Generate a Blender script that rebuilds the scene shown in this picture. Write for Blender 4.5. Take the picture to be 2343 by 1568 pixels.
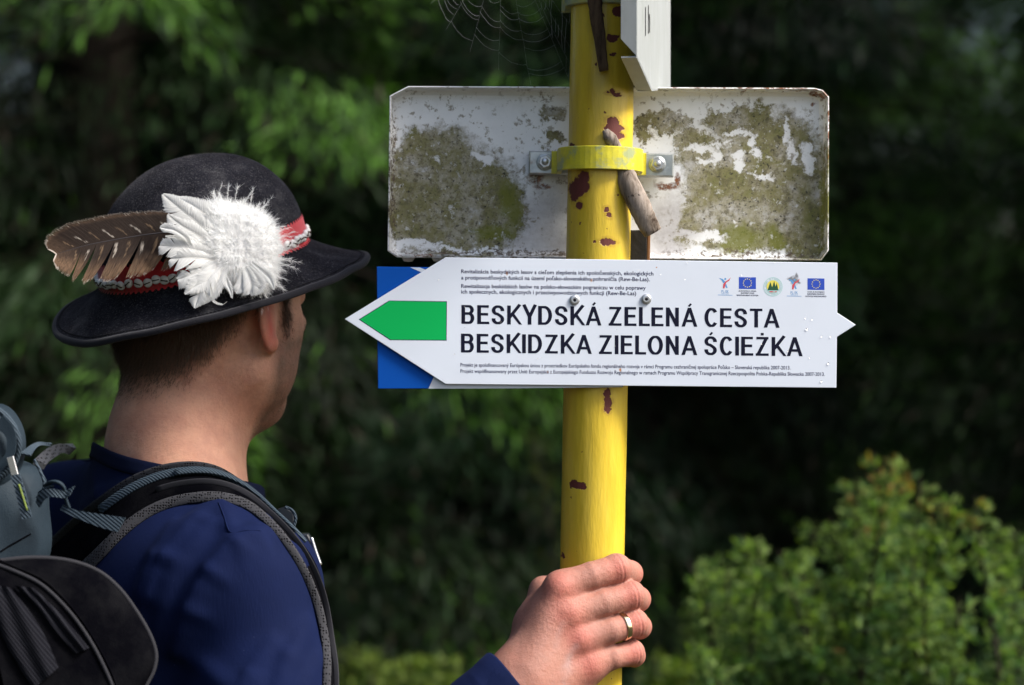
import bpy, math, random
import numpy as np
from mathutils import Vector, Matrix, noise as mnoise

SC = bpy.context.scene
COL = SC.collection
for _o in list(bpy.data.objects):
    bpy.data.objects.remove(_o)

# ------------------------------------------------------------------ camera
ROLL = math.radians(0.75)
CAM = Vector((0.0, 0.0, 1.60))
FPX = 4962.0                     # focal length in pixels of a 2342 px wide frame
RGT = Vector((math.cos(ROLL), 0, math.sin(ROLL)))
UPV = Vector((-math.sin(ROLL), 0, math.cos(ROLL)))
cd = bpy.data.cameras.new('camera')
cam = bpy.data.objects.new('camera', cd)
COL.objects.link(cam)
cd.lens = 50.0
cd.sensor_width = 23.6
cd.clip_start = 0.05
cd.clip_end = 3000
cam.matrix_world = Matrix((
    (RGT.x, UPV.x, 0, CAM.x),
    (RGT.y, UPV.y, -1, CAM.y),
    (RGT.z, UPV.z, 0, CAM.z),
    (0, 0, 0, 1)))
cd.dof.use_dof = True
cd.dof.focus_distance = 1.83
cd.dof.aperture_fstop = 2.9
cd.dof.aperture_blades = 7
SC.camera = cam

# ------------------------------------------------------------------ sky, sun, exposure
SUN_EL = math.radians(46)
SUN_AZ = math.radians(107)        # measured from +Y (view direction) towards +X (right)
w = bpy.data.worlds.new('World')
SC.world = w
w.use_nodes = True
nt = w.node_tree
bg = nt.nodes['Background']
sk = nt.nodes.new('ShaderNodeTexSky')
sk.sky_type = 'NISHITA'
sk.sun_disc = False
sk.sun_elevation = SUN_EL
sk.sun_rotation = SUN_AZ
sk.air_density = 1.0
sk.dust_density = 4
sk.ozone_density = 1.0
nt.links.new(sk.outputs[0], bg.inputs[0])
bg.inputs[1].default_value = 0.13
sd = bpy.data.lights.new('sun', 'SUN')
sun = bpy.data.objects.new('sun', sd)
COL.objects.link(sun)
sd.energy = 3.4
sd.angle = math.radians(16)
sd.color = (1.0, 0.965, 0.91)
sdir = Vector((math.sin(SUN_AZ) * math.cos(SUN_EL), math.cos(SUN_AZ) * math.cos(SUN_EL), math.sin(SUN_EL)))
sun.rotation_euler = sdir.to_track_quat('Z', 'Y').to_euler()
sun.location = (3, -2, 6)
SC.view_settings.view_transform = 'Standard'
SC.view_settings.look = 'None'
SC.view_settings.gamma = 1
SC.view_settings.use_curve_mapping = False
SC.view_settings.exposure = 0.92
SC.render.engine = 'CYCLES'
SC.cycles.use_denoising = True
SC.cycles.max_bounces = 8
SC.cycles.transparent_max_bounces = 8


def P(x, y, d):
    """point seen at (x, y) of a 2342x1568 frame at depth d (metres along the view)"""
    u = (x - 1171.0) / FPX * d
    v = (784.0 - y) / FPX * d
    return CAM + RGT * u + UPV * v + Vector((0, d, 0))


# ------------------------------------------------------------------ helpers
def link(o, parent=None):
    COL.objects.link(o)
    if parent is not None:
        o.parent = parent
    return o


def mesh_from(name, verts, faces, mats=(), smooth=True, midx=None):
    me = bpy.data.meshes.new(name)
    me.from_pydata([tuple(v) for v in verts], [], [tuple(f) for f in faces])
    for m in (mats if isinstance(mats, (list, tuple)) else [mats]):
        me.materials.append(m)
    if smooth:
        me.polygons.foreach_set('use_smooth', [True] * len(me.polygons))
    if midx is not None:
        me.polygons.foreach_set('material_index', list(midx))
    me.update()
    return me


def fast_mesh(name, V, F, mats=(), smooth=True):
    """V (n,3), F (m,k) arrays, all faces with k corners"""
    V = np.asarray(V, np.float32)
    F = np.asarray(F, np.int32)
    me = bpy.data.meshes.new(name)
    m, k = F.shape
    me.vertices.add(len(V))
    me.vertices.foreach_set('co', V.ravel())
    me.loops.add(m * k)
    me.loops.foreach_set('vertex_index', F.ravel())
    me.polygons.add(m)
    me.polygons.foreach_set('loop_start', np.arange(0, m * k, k, dtype=np.int32))
    me.polygons.foreach_set('use_smooth', np.full(m, smooth))
    for mt in (mats if isinstance(mats, (list, tuple)) else [mats]):
        me.materials.append(mt)
    me.update(calc_edges=True)
    me.validate()
    return me


def obj(name, me, parent=None, loc=None, rot=None):
    o = bpy.data.objects.new(name, me)
    if loc is not None:
        o.location = loc
    if rot is not None:
        o.rotation_euler = rot
    return link(o, parent)


def tag(o, label=None, cat=None, group=None, kind=None):
    if label: o['label'] = label
    if cat: o['category'] = cat
    if group: o['group'] = group
    if kind: o['kind'] = kind
    return o


def empty(name, loc=(0, 0, 0), rz=0):
    o = bpy.data.objects.new(name, None)
    o.location = loc
    o.rotation_euler = (0, 0, rz)
    o.empty_display_size = 0.05
    return link(o)


def keep(o, parent):
    """parent o (placed in world space) to parent without moving it; parents here are unscaled empties"""
    bpy.context.view_layer.update()
    o.parent = parent
    o.matrix_parent_inverse = parent.matrix_world.inverted()
    return o


def lerp(a, b, t):
    return a + (b - a) * t


def tube(pts, rad, n=10, cap=True, flat=1.0, up=None):
    """verts, faces of a swept tube; rad scalar or list; flat squashes along the second axis"""
    pts = [Vector(p) for p in pts]
    N = len(pts)
    if not hasattr(rad, '__len__'):
        rad = [rad] * N
    V, F = [], []
    t0 = (pts[1] - pts[0]).normalized()
    ref = Vector(up) if up is not None else (Vector((0, 0, 1)) if abs(t0.z) < 0.9 else Vector((1, 0, 0)))
    a = t0.cross(ref).normalized()
    for i, p in enumerate(pts):
        t = (pts[min(i + 1, N - 1)] - pts[max(i - 1, 0)]).normalized()
        a = (a - t * a.dot(t)).normalized()
        b = t.cross(a)
        for j in range(n):
            th = 2 * math.pi * j / n
            V.append(p + (a * math.cos(th) + b * math.sin(th) * flat) * rad[i])
    for i in range(N - 1):
        for j in range(n):
            j2 = (j + 1) % n
            F.append((i * n + j, i * n + j2, (i + 1) * n + j2, (i + 1) * n + j))
    if cap:
        F.append(tuple(range(n))[::-1])
        F.append(tuple((N - 1) * n + j for j in range(n)))
    return V, F


def catmull(pts, n=8, closed=False):
    pts = [Vector(p) for p in pts]
    out = []
    L = len(pts)
    segs = L if closed else L - 1
    for i in range(segs):
        p0 = pts[(i - 1) % L] if closed or i > 0 else pts[0] * 2 - pts[1]
        p1 = pts[i % L]
        p2 = pts[(i + 1) % L]
        p3 = pts[(i + 2) % L] if closed or i + 2 < L else p2 * 2 - p1
        for k in range(n):
            t = k / n
            out.append(0.5 * ((2 * p1) + (p2 - p0) * t + (2 * p0 - 5 * p1 + 4 * p2 - p3) * t * t
                              + (3 * p1 - p0 - 3 * p2 + p3) * t ** 3))
    if not closed:
        out.append(pts[-1])
    return out


def merge(*vf):
    V, F = [], []
    for v, f in vf:
        o = len(V)
        V += list(v)
        F += [tuple(i + o for i in q) for q in f]
    return V, F


def prism(outline, O, U, W, N, t0, t1, bevel=0.0):
    """outline: list of (u,w) counter-clockwise; solid between N*t0 and N*t1 with a small bevel on the t1 face"""
    O, U, W, N = Vector(O), Vector(U), Vector(W), Vector(N)
    n = len(outline)
    V = [O + U * a + W * b + N * t0 for a, b in outline]
    F = [tuple(range(n))[::-1]]
    if bevel > 0:
        V += [O + U * a + W * b + N * (t1 - bevel) for a, b in outline]
        ins = []
        for i in range(n):
            p, q, r = Vector(outline[i - 1]), Vector(outline[i]), Vector(outline[(i + 1) % n])
            e1 = (q - p).normalized(); e2 = (r - q).normalized()
            n1 = Vector((-e1.y, e1.x)); n2 = Vector((-e2.y, e2.x))
            m = (n1 + n2)
            m = m / max(m.length_squared, 0.15) * 2
            ins.append(q + m * bevel)
        V += [O + U * a.x + W * a.y + N * t1 for a in ins]
        rings = 3
    else:
        V += [O + U * a + W * b + N * t1 for a, b in outline]
        rings = 2
    for r in range(rings - 1):
        for i in range(n):
            j = (i + 1) % n
            F.append((r * n + i, r * n + j, (r + 1) * n + j, (r + 1) * n + i))
    F.append(tuple((rings - 1) * n + i for i in range(n)))
    return V, F


def box(O, U, W, N, u0, u1, w0, w1, n0, n1, bevel=0.0):
    return prism([(u0, w0), (u1, w0), (u1, w1), (u0, w1)], O, U, W, N, n0, n1, bevel)


# ------------------------------------------------------------------ material helper
class NT:
    def __init__(s, name, base=(0.5, 0.5, 0.5), rough=0.6, **kw):
        s.m = bpy.data.materials.new(name)
        s.m.use_nodes = True
        s.t = s.m.node_tree
        s.b = s.t.nodes['Principled BSDF']
        s.b.inputs['Base Color'].default_value = (*base, 1)
        s.b.inputs['Roughness'].default_value = rough
        if rough >= 0.55: s.b.inputs['Specular IOR Level'].default_value = 0.10
        for k, v in kw.items():
            s.b.inputs[k.replace('_', ' ')].default_value = v

    def n(s, typ, **kw):
        nd = s.t.nodes.new(typ)
        for k, v in kw.items():
            if k in nd.inputs:
                nd.inputs[k].default_value = v
            else:
                setattr(nd, k, v)
        return nd

    def l(s, a, b):
        s.t.links.new(a, b)

    def coord(s, which='Object', scale=(1, 1, 1)):
        c = s.n('ShaderNodeTexCoord')
        mp = s.n('ShaderNodeMapping')
        mp.inputs['Scale'].default_value = scale
        s.l(c.outputs[which], mp.inputs[0])
        return mp.outputs[0]

    def noise(s, co, scale, detail=3, rough=0.5, dist=0.0, out='Fac'):
        nd = s.n('ShaderNodeTexNoise')
        nd.inputs['Scale'].default_value = scale
        nd.inputs['Detail'].default_value = detail
        nd.inputs['Roughness'].default_value = rough
        nd.inputs['Distortion'].default_value = dist
        if co is not None: s.l(co, nd.inputs['Vector'])
        return nd.outputs[out]

    def ramp(s, fac, stops, interp='LINEAR'):
        r = s.n('ShaderNodeValToRGB')
        r.color_ramp.interpolation = interp
        e = r.color_ramp.elements
        while len(e) < len(stops): e.new(0.5)
        for k, (p, c) in enumerate(stops):
            e[k].position = p
            e[k].color = (*c, 1) if hasattr(c, '__len__') else (c, c, c, 1)
        s.l(fac, r.inputs[0])
        return r.outputs[0]

    def mix(s, fac, a, b, blend='MIX'):
        m = s.n('ShaderNodeMix', data_type='RGBA', blend_type=blend)
        for inp, v in ((m.inputs[0], fac), (m.inputs[6], a), (m.inputs[7], b)):
            if hasattr(v, 'is_linked'):
                s.l(v, inp)
            elif hasattr(v, '__len__'):
                inp.default_value = (*v, 1)
            else:
                inp.default_value = v
        return m.outputs[2]

    def math(s, op, a, b=None, clamp=False):
        m = s.n('ShaderNodeMath', operation=op, use_clamp=clamp)
        for inp, v in ((m.inputs[0], a), (m.inputs[1], b)):
            if v is None: continue
            if hasattr(v, 'is_linked'):
                s.l(v, inp)
            else:
                inp.default_value = v
        return m.outputs[0]

    def col(s, c):
        s.l(c, s.b.inputs['Base Color'])

    def bump(s, h, strength=0.3, dist=0.001):
        b = s.n('ShaderNodeBump')
        b.inputs['Strength'].default_value = strength
        b.inputs['Distance'].default_value = dist
        s.l(h, b.inputs['Height'])
        s.l(b.outputs[0], s.b.inputs['Normal'])
        return b


RNG = np.random.default_rng(7)
# ------------------------------------------------------------------ ground
def build_ground():
    n = 121
    xs = np.sinh(np.linspace(-6.2, 6.2, n)) / np.sinh(6.2) * 600
    X, Y = np.meshgrid(xs, xs, indexing='ij')
    Z = 0.05 * np.sin(X * 0.7) * np.cos(Y * 0.9) + 0.03 * np.sin(X * 2.1 + 1) * np.sin(Y * 1.7)
    Z *= np.clip((np.hypot(X, Y - 1.2) - 1.5) / 3, 0, 1)
    V = np.stack([X, Y, Z], -1).reshape(-1, 3)
    I = np.arange(n * n).reshape(n, n)
    F = np.stack([I[:-1, :-1], I[1:, :-1], I[1:, 1:], I[:-1, 1:]], -1).reshape(-1, 4)
    m = NT('forest_soil', rough=0.95)
    co = m.coord()
    c = m.ramp(m.noise(co, 1.3, 6, 0.65), [(0.3, (0.020, 0.014, 0.009)), (0.5, (0.030, 0.030, 0.012)), (0.7, (0.035, 0.055, 0.014))])
    m.col(m.mix(m.ramp(m.noise(co, 14, 4), [(0.35, 0.0), (0.7, 0.8)]), c, (0.05, 0.035, 0.02)))
    m.bump(m.noise(co, 9, 8, 0.7), 0.8, 0.05)
    tag(obj('ground', fast_mesh('ground', V, F, m.m)), kind='structure')


build_ground()


# ------------------------------------------------------------------ foliage materials (colour from a per-leaf attribute)
def leaf_mat(name, rough=0.55, trans=0.35, attr='leaf_colour'):
    m = NT(name, rough=rough)
    a = m.n('ShaderNodeVertexColor', layer_name=attr)
    t = m.t
    m.l(a.outputs[0], m.b.inputs['Base Color'])
    m.b.inputs['Specular IOR Level'].default_value = 0.2
    tr = m.n('ShaderNodeBsdfTranslucent')
    g = m.mix(1.0, a.outputs[0], (1.3, 1.5, 0.55), 'MULTIPLY')
    m.l(g, tr.inputs[0])
    ms = m.n('ShaderNodeMixShader')
    ms.inputs[0].default_value = trans
    m.l(m.b.outputs[0], ms.inputs[1])
    m.l(tr.outputs[0], ms.inputs[2])
    m.l(ms.outputs[0], t.nodes['Material Output'].inputs[0])
    return m.m


def bark_mat(name, c0, c1):
    m = NT(name, rough=0.9)
    co = m.coord(scale=(1, 1, 0.25))
    n = m.noise(co, 18, 6, 0.7)
    m.col(m.ramp(n, [(0.3, c0), (0.7, c1)]))
    m.bump(n, 0.9, 0.02)
    return m.m


M_NEEDLE = leaf_mat('spruce_needles')
M_LEAF = leaf_mat('shrub_leaves', 0.65, 0.4)
M_BARK = bark_mat('spruce_bark', (0.010, 0.008, 0.006), (0.035, 0.028, 0.022))


def leaf_cloud(pos, dirs, length, width, colour, name, mat, cross=True, rng=RNG, fold=0.25):
    """pos (n,3) leaf bases, dirs (n,3) unit: rhombic leaves, coloured per leaf; crossed pairs look thick from every side"""
    n = len(pos)
    r = rng.normal(size=(n, 3))
    s = np.cross(dirs, r)
    s /= np.linalg.norm(s, axis=1, keepdims=True) + 1e-9
    q = np.cross(dirs, s)
    L = length[:, None]
    W = width[:, None]
    mid = pos + dirs * L * 0.45
    tip = pos + dirs * L
    sets = [(s, q)] + ([(q, s)] if cross else [])
    Vs, Fs = [], []
    off = 0
    for a, b in sets:
        V = np.stack([pos, mid + a * W + b * W * fold, tip, mid - a * W + b * W * fold], 1).reshape(-1, 3)
        Vs.append(V)
        Fs.append(np.arange(4 * n).reshape(n, 4) + off)
        off += 4 * n
    V = np.concatenate(Vs)
    F = np.concatenate(Fs)
    me = fast_mesh(name, V, F, mat, smooth=False)
    ca = me.color_attributes.new('leaf_colour', 'FLOAT_COLOR', 'CORNER')
    c = np.ones((len(sets), n, 4, 4), np.float32)
    c[..., :3] = colour[None, :, None, :]
    ca.data.foreach_set('color', c.ravel())
    return me


def spruce_crown(seed, H=9.5, R=2.1, z0=0.35, dens=1.0, green=(0.024, 0.056, 0.017), tipc=(0.080, 0.185, 0.026)):
    rng = np.random.default_rng(seed)
    pos, dr, ln, wd, cl = [], [], [], [], []
    tw = []
    z = z0
    while z < H - 0.25:
        near = z < 4.2
        nb = int(rng.integers(7, 10) if near else rng.integers(5, 8))
        for b in range(nb):
            az = 2 * math.pi * (b + rng.uniform(-0.35, 0.35)) / nb + z * 1.9
            L = R * (1 - z / H) ** 0.75 * rng.uniform(0.72, 1.12)
            zz = z + rng.uniform(-0.12, 0.12)
            m = int((760 if near else 110) * dens * L)
            t = rng.uniform(0.12, 1.0, m) ** 0.8
            # arc of the limb: out and up a little, then drooping, tip lifting
            droop = rng.uniform(0.25, 0.5)
            bx = t * L
            bz = zz + L * (0.12 * t - droop * t ** 2 + 0.16 * t ** 4)
            side = rng.choice([-1, 1], m) * rng.uniform(0, 1, m) * 0.34 * L * (1.05 - t) ** 0.6
            hang = -np.abs(side) * rng.uniform(0.25, 0.9, m) - rng.uniform(0, 0.16, m) * (0.5 + t)
            ca, sa = math.cos(az), math.sin(az)
            x = bx + np.abs(side) * 0.45
            P_ = np.stack([x * ca - side * sa, x * sa + side * ca, bz + hang], 1)
            d = np.stack([ca * 0.75 - np.sign(side) * sa * 0.55, sa * 0.75 + np.sign(side) * ca * 0.55,
                          -rng.uniform(0.3, 1.5, m)], 1) + rng.normal(0, 0.28, (m, 3))
            d /= np.linalg.norm(d, axis=1, keepdims=True)
            pos.append(P_); dr.append(d)
            sz = rng.uniform(0.045, 0.095, m) if near else rng.uniform(0.12, 0.22, m)
            ln.append(sz); wd.append(sz * rng.uniform(0.035, 0.065, m) * (1 if near else 3.0))
            base = np.array(green) * rng.choice([0.2, 0.3, 0.5, 1.0])
            c = base[None] * rng.uniform(0.6, 1.35, (m, 1))
            tipn = (t > 0.68) & (rng.random(m) < (0.75 if rng.random() < (.42 if z > 1.7 else .13) else 0.04))
            c[tipn] = np.array(tipc) * rng.uniform(0.6, 1.35, (tipn.sum(), 1))
            dead = rng.random(m) < 0.05 + 0.25 * (t < 0.3)
            c[dead] = np.array([0.035, 0.025, 0.016])
            cl.append(c)
            tt = np.linspace(0, 1, 6)
            tw.append(([Vector((tt_ * L * ca, tt_ * L * sa, zz + L * (0.12 * tt_ - droop * tt_ ** 2 + 0.16 * tt_ ** 4))) for tt_ in tt],
                       [0.009 * L / 1.5 * (1.1 - t_) for t_ in tt]))
        z += rng.uniform(0.20, 0.30) if near else rng.uniform(0.32, 0.45)
    me = leaf_cloud(np.concatenate(pos), np.concatenate(dr), np.concatenate(ln), np.concatenate(wd),
                    np.concatenate(cl), 'spruce_crown', M_NEEDLE, cross=False, rng=rng)
    V, F = merge(*[tube(p, r, 4, cap=False) for p, r in tw])
    limbs = mesh_from('spruce_limbs', V, F, M_BARK)
    ts = [Vector((0.03 * math.sin(k), 0.03 * math.cos(k * 1.3), H * k / 8 - 0.1)) for k in range(9)]
    V, F = tube(ts, [0.15 * (1 - k / 8.3) + 0.015 for k in range(9)], 12)
    trunk = mesh_from('spruce_trunk', V, F, M_BARK)
    return me, limbs, trunk


SPRUCE = [spruce_crown(11), spruce_crown(23, H=11, R=2.3, green=(0.016, 0.042, 0.018), tipc=(0.030, 0.075, 0.024)), spruce_crown(37, H=8, R=1.7, green=(0.026, 0.060, 0.018), tipc=(0.06, 0.13, 0.024))]


def spruce(kind, x, y, rz, s, label):
    t = empty('spruce_tree', (x, y, 0), rz)
    tag(t, label, 'tree', 'spruce trees at the edge of the forest')
    cr, li, tr = SPRUCE[kind]
    for nm, me in (('crown', cr), ('limbs', li), ('trunk', tr)):
        o = obj(nm, me, t)
        o.scale = (s, s, s)
        if nm != 'trunk':
            o['kind'] = 'stuff'
    return t


# front row: what the picture shows between the hat, the signs and the right edge
TREES = [
    (0, -1.45, 7.4, 0.3, 1.0, 'spruce with bright green drooping boughs above the hat'),
    (2, -3.3, 6.4, 1.3, 1.0, 'spruce whose bough tips enter at the far top left corner'),
    (0, 0.35, 8.6, 2.2, 1.05, 'spruce behind the spider web and the yellow post'),
    (1, 0.45, 8.2, 4.0, 0.9, 'dark spruce behind the right half of the mossy sign'),
    (2, 2.75, 7.2, 5.2, 1.05, 'spruce with lighter boughs in the top right corner'),
    (1, -0.45, 10.8, 0.9, 1.1, 'shaded spruce behind the blue corner of the arrow sign'),
    (1, -2.9, 10.2, 2.9, 1.0, 'shaded spruce between the hat and the left edge, in the second row'),
    (0, 4.6, 11.2, 3.3, 1.1, 'shaded spruce in the second row beneath the bright sky gaps'),
    (2, -5.6, 8.4, 0.1, 1.15, 'spruce just beyond the left edge of the view'),
    (2, 5.5, 9.0, 0.7, 1.15, 'spruce just beyond the right edge of the view'),
]
for a in TREES:
    spruce(*a)
# rows behind, ever deeper in the wood; nothing tells them apart
rng_t = np.random.default_rng(5)
for row, (dist, nrow, half) in enumerate([(14.5, 9, 9.5), (18.5, 11, 13), (23.5, 12, 18), (30, 14, 26)]):
    for k in range(nrow):
        x = -half + 2 * half * (k + rng_t.uniform(0.2, 0.8)) / nrow
        y = dist + rng_t.uniform(-1.3, 1.3)
        kd, rz, s = int(rng_t.integers(0, 3)), rng_t.uniform(0, 6.28), rng_t.uniform(1.0, 1.45)
        # two lanes where only young trees stand, so that the sky shows over them
        lane = abs(x - 0.180 * y) < 1.02
        if lane and row in (1, 2):
            continue
        if lane or abs(x + 0.240 * y) < 1.3:
            s *= 0.30
        spruce(kd, x, y, rz, s, 'dark spruce standing deep in the wood, one of many alike')
# the clearing's flanks, outside the frame but shading it
for x, y in [(-4.6, 3.4), (-4.3, 0.9), (-4.8, -1.8), (9.0, 5.0), (-5.6, -5.0)]:
    spruce(int(rng_t.integers(0, 3)), x, y, rng_t.uniform(0, 6.28), 1.15, 'spruce at the side of the clearing, beyond the picture')
# ------------------------------------------------------------------ shader masks laid out in the thing's own place
def blobs_mask(m, co, blobs, d, wobble=0.006, nscale=60, detail=4, soft=0.25):
    """1 inside ragged ellipses given as (px, py, rx, ry) pixels at depth d; co is a world-space x,z vector (y ignored)"""
    nz = m.n('ShaderNodeTexNoise')
    nz.inputs['Scale'].default_value = nscale
    nz.inputs['Detail'].default_value = detail
    nz.inputs['Roughness'].default_value = 0.65 if wobble < 0.015 else 0.78
    m.l(co, nz.inputs['Vector'])
    sub = m.n('ShaderNodeVectorMath', operation='SUBTRACT'); m.l(nz.outputs['Color'], sub.inputs[0]); sub.inputs[1].default_value = (0.5, 0.5, 0.5)
    sc = m.n('ShaderNodeVectorMath', operation='SCALE'); m.l(sub.outputs[0], sc.inputs[0]); sc.inputs[3].default_value = wobble * 2
    ad = m.n('ShaderNodeVectorMath', operation='ADD'); m.l(co, ad.inputs[0]); m.l(sc.outputs[0], ad.inputs[1])
    cur = None
    for (px, py, rx, ry) in blobs:
        c = P(px, py, d)
        s1 = m.n('ShaderNodeVectorMath', operation='SUBTRACT'); m.l(ad.outputs[0], s1.inputs[0]); s1.inputs[1].default_value = c
        s2 = m.n('ShaderNodeVectorMath', operation='MULTIPLY'); m.l(s1.outputs[0], s2.inputs[0])
        k = FPX / d
        s2.inputs[1].default_value = (k / rx, 0.0, k / ry)
        ln = m.n('ShaderNodeVectorMath', operation='LENGTH'); m.l(s2.outputs[0], ln.inputs[0])
        cur = ln.outputs['Value'] if cur is None else m.math('MINIMUM', cur, ln.outputs['Value'])
    return m.ramp(cur, [(1 - soft / 2 if soft < 2 else 0, 1.0), (min(1.0, 1 + soft / 2), 0.0)]) if False else \
        m.math('MULTIPLY', m.math('SUBTRACT', 1 + soft / 2, cur), 1 / soft, clamp=True)


# ------------------------------------------------------------------ yellow post
PD = 1.85
PT, PB = P(1378, 100, PD), P(1352, 1400, PD)
PDIR = (PT - PB).normalized()                  # up along the post
PR = 73.3 / FPX * PD


def post_at(py):
    """axis point of the post at image height py"""
    t = (py - 1400) / (100 - 1400)
    return PB + (PT - PB) * t


M_POST = NT('chipped_yellow_paint', (0.66, 0.47, 0.02), 0.38)
m = M_POST
co = m.coord()
cs = m.coord(scale=(1, 1, 0.18))
tone = m.ramp(m.noise(cs, 55, 5, 0.6), [(0.3, (0.52, 0.35, 0.018)), (0.5, (0.62, 0.44, 0.030)), (0.72, (0.68, 0.50, 0.055))])
orange = m.ramp(m.noise(co, 9, 4, 0.6), [(0.62, 0.0), (0.72, 0.5)])
tone = m.mix(orange, tone, (0.55, 0.27, 0.02))
grime = m.ramp(m.noise(cs, 90, 8, 0.78), [(0.58, 0.0), (0.72, 0.45)])
tone = m.mix(grime, tone, (0.33, 0.26, 0.05))
specks = m.ramp(m.noise(co, 210, 2, 0.5), [(0.74, 0.0), (0.77, 1.0)])
tone = m.mix(specks, tone, (0.16, 0.07, 0.015))
CHIPS = [(1399, 285, 14, 9), (1402, 300, 22, 10), (1404, 318, 20, 10), (1405, 224, 13, 4), (1397, 217, 5, 7), (1387, 222, 4, 3),
         (1322, 432, 23, 20), (1334, 412, 12, 14), (1312, 450, 9, 14), (1385, 484, 6, 7), (1389, 498, 7, 6), (1388, 557, 18, 8),
         (1322, 474, 8, 8), (1385, 898, 9, 12), (1388, 920, 10, 12), (1386, 936, 8, 9), (1314, 1105, 12, 10), (1328, 1108, 10, 8),
         (1412, 36, 15, 11), (1396, 100, 13, 9), (1404, 94, 10, 5), (1400, 134, 7, 5), (1360, 155, 3, 5), (1287, 1268, 3.5, 8), (1356, 557, 3, 3),
         (1325, 515, 3, 3), (1384, 266, 4, 2), (1372, 45, 8, 6), (1410, 448, 3, 3), (1308, 336, 4, 4), (1330, 770, 5, 6)]
chip = blobs_mask(m, co, CHIPS, PD, 0.0042, 150, 4, 0.12)
# wider stretch of lifted paint round the chips
tone = m.mix(m.math('MULTIPLY', blobs_mask(m, co, [(a, b, c * 1.25 + 2, d * 1.25 + 2) for a, b, c, d in CHIPS[:16]], PD, 0.0046, 140, 4, 0.3), 0.55), tone, (0.42, 0.24, 0.02))
m.col(m.mix(chip, tone, (0.105, 0.020, 0.014)))
m.l(m.math('ADD', m.math('MULTIPLY', chip, 0.4), 0.36), m.b.inputs['Roughness'])
hgt = m.math('SUBTRACT', m.noise(cs, 120, 4, 0.6), m.math('MULTIPLY', chip, 1.2))
m.bump(hgt, 0.5, 0.0016)

post = empty('signpost', (PB - PDIR * (PB.z / PDIR.z)))
tag(post, 'round yellow metal post with chipped paint that the hand grips', 'post')
seg, V, F = 48, [], []
zs = np.linspace(-0.3, 2.62, 120)
base = PB - PDIR * (PB.z / PDIR.z)
ax = PDIR.cross(Vector((0, 1, 0))).normalized(); ay = PDIR.cross(ax).normalized()
pts = [base + PDIR * z for z in zs]
V, F = tube(pts, PR, seg, up=(0, 1, 0))
# hand-painted tube: faint waviness
V = [v + (v - base - PDIR * (v - base).dot(PDIR)).normalized() * 0.00045 * mnoise.noise(v * 22) for v in V]
o = obj('pole', mesh_from('pole', V, F, M_POST.m)); keep(o, post)
V, F = tube([base + PDIR * 2.62, base + PDIR * 2.626, base + PDIR * 2.632], [PR * 1.04, PR * 1.03, PR * 0.5], seg, up=(0, 1, 0))
keep(obj('cap', mesh_from('post_cap', V, F, M_POST.m)), post)

# ------------------------------------------------------------------ arrow sign plane
SO = P(1370, 735, 1.8145)
_a, _b = P(1020, 590, 1.8145 - 350 / 895 * 0.035), P(1915, 602.5, 1.8145 + 545 / 895 * 0.035)
SU = (_b - _a).normalized()
SN = SU.cross(Vector((0, 0, 1)) - SU * SU.z).normalized()      # U x up = toward -Y ? fixed below
SW = (PDIR - SU * PDIR.dot(SU)).normalized()
SN = SU.cross(SW).normalized()
if SN.y > 0: SN = -SN                          # faces the camera


def on_plane(x, y, O=SO, N=SN, off=0.0):
    d = P(x, y, 1.0) - CAM
    t = ((O + N * off) - CAM).dot(N) / d.dot(N)
    return CAM + d * t


def uw(x, y, O=SO, U=SU, W=SW, N=SN, off=0.0):
    p = on_plane(x, y, O, N, off) - O
    return (p.dot(U), p.dot(W))


def plate(name, pxs, off0, off1, mat, parent, bevel=0.0, O=SO, U=SU, W=SW, N=SN):
    out = [uw(x, y, O, U, W, N, off1) for x, y in pxs]
    # make counter-clockwise as seen from the front
    A = sum(out[i - 1][0] * out[i][1] - out[i][0] * out[i - 1][1] for i in range(len(out)))
    if A < 0: out = out[::-1]
    V, F = prism(out, O, U, W, N, off0, off1, bevel)
    return keep(obj(name, mesh_from(name, V, F, mat, smooth=False)), parent)


M_WHITE = NT('white_enamel', (0.72, 0.76, 0.82), 0.4)
m = M_WHITE
co = m.coord()
c = m.mix(m.ramp(m.noise(co, 14, 5, 0.6), [(0.45, 0.0), (0.8, 0.35)]), (0.62, 0.67, 0.755), (0.53, 0.57, 0.63))
rust = blobs_mask(m, co, [(1159, 626, 2.2, 4), (1353, 641, 1.8, 3), (1420, 847, 2.5, 4), (1253, 852, 2, 2), (1503, 612, 1.6, 1.6)], 1.81, 0.001, 300, 3, 0.8)
c = m.mix(rust, c, (0.45, 0.20, 0.07))
smear = blobs_mask(m, co, [(1829, 630, 4, 7), (1824, 640, 8, 8), (1832, 643, 6, 5), (1817, 637, 9, 4)], 1.81, 0.0035, 420, 5, 0.9)
c = m.mix(m.math('MULTIPLY', smear, 0.85), c, (0.10, 0.10, 0.11))
m.col(c)
m.bump(m.noise(co, 11, 2), 0.05, 0.004)

M_GREEN = NT('green_print', (0.002, 0.36, 0.080), 0.6)
M_BLUE = NT('blue_enamel', (0.0005, 0.060, 0.32), 0.6)
M_NAVY = NT('dark_blue_print', (0.012, 0.015, 0.06), 0.6)
M_BLACK = NT('black_print', (0.006, 0.007, 0.020), 0.6)
M_GREYP = NT('silver_print', (0.50, 0.54, 0.60), 0.35)

arrow = empty('arrow_sign', SO)
tag(arrow, 'white arrow sign reading BESKYDSKÁ ZELENÁ CESTA, with a green arrow pointing left', 'sign')
OUT = [(788.5, 730.5), (1019, 589.3), (1020, 589.3), (1915.4, 601.6), (1914.9, 715.8), (1957.5, 743.7), (1914.2, 771.3), (1912.8, 887.5), (1019, 879)]
OUT.pop(2)
plate('plate', OUT, -0.0018, 0.0, M_WHITE.m, arrow, 0.0003)

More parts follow.
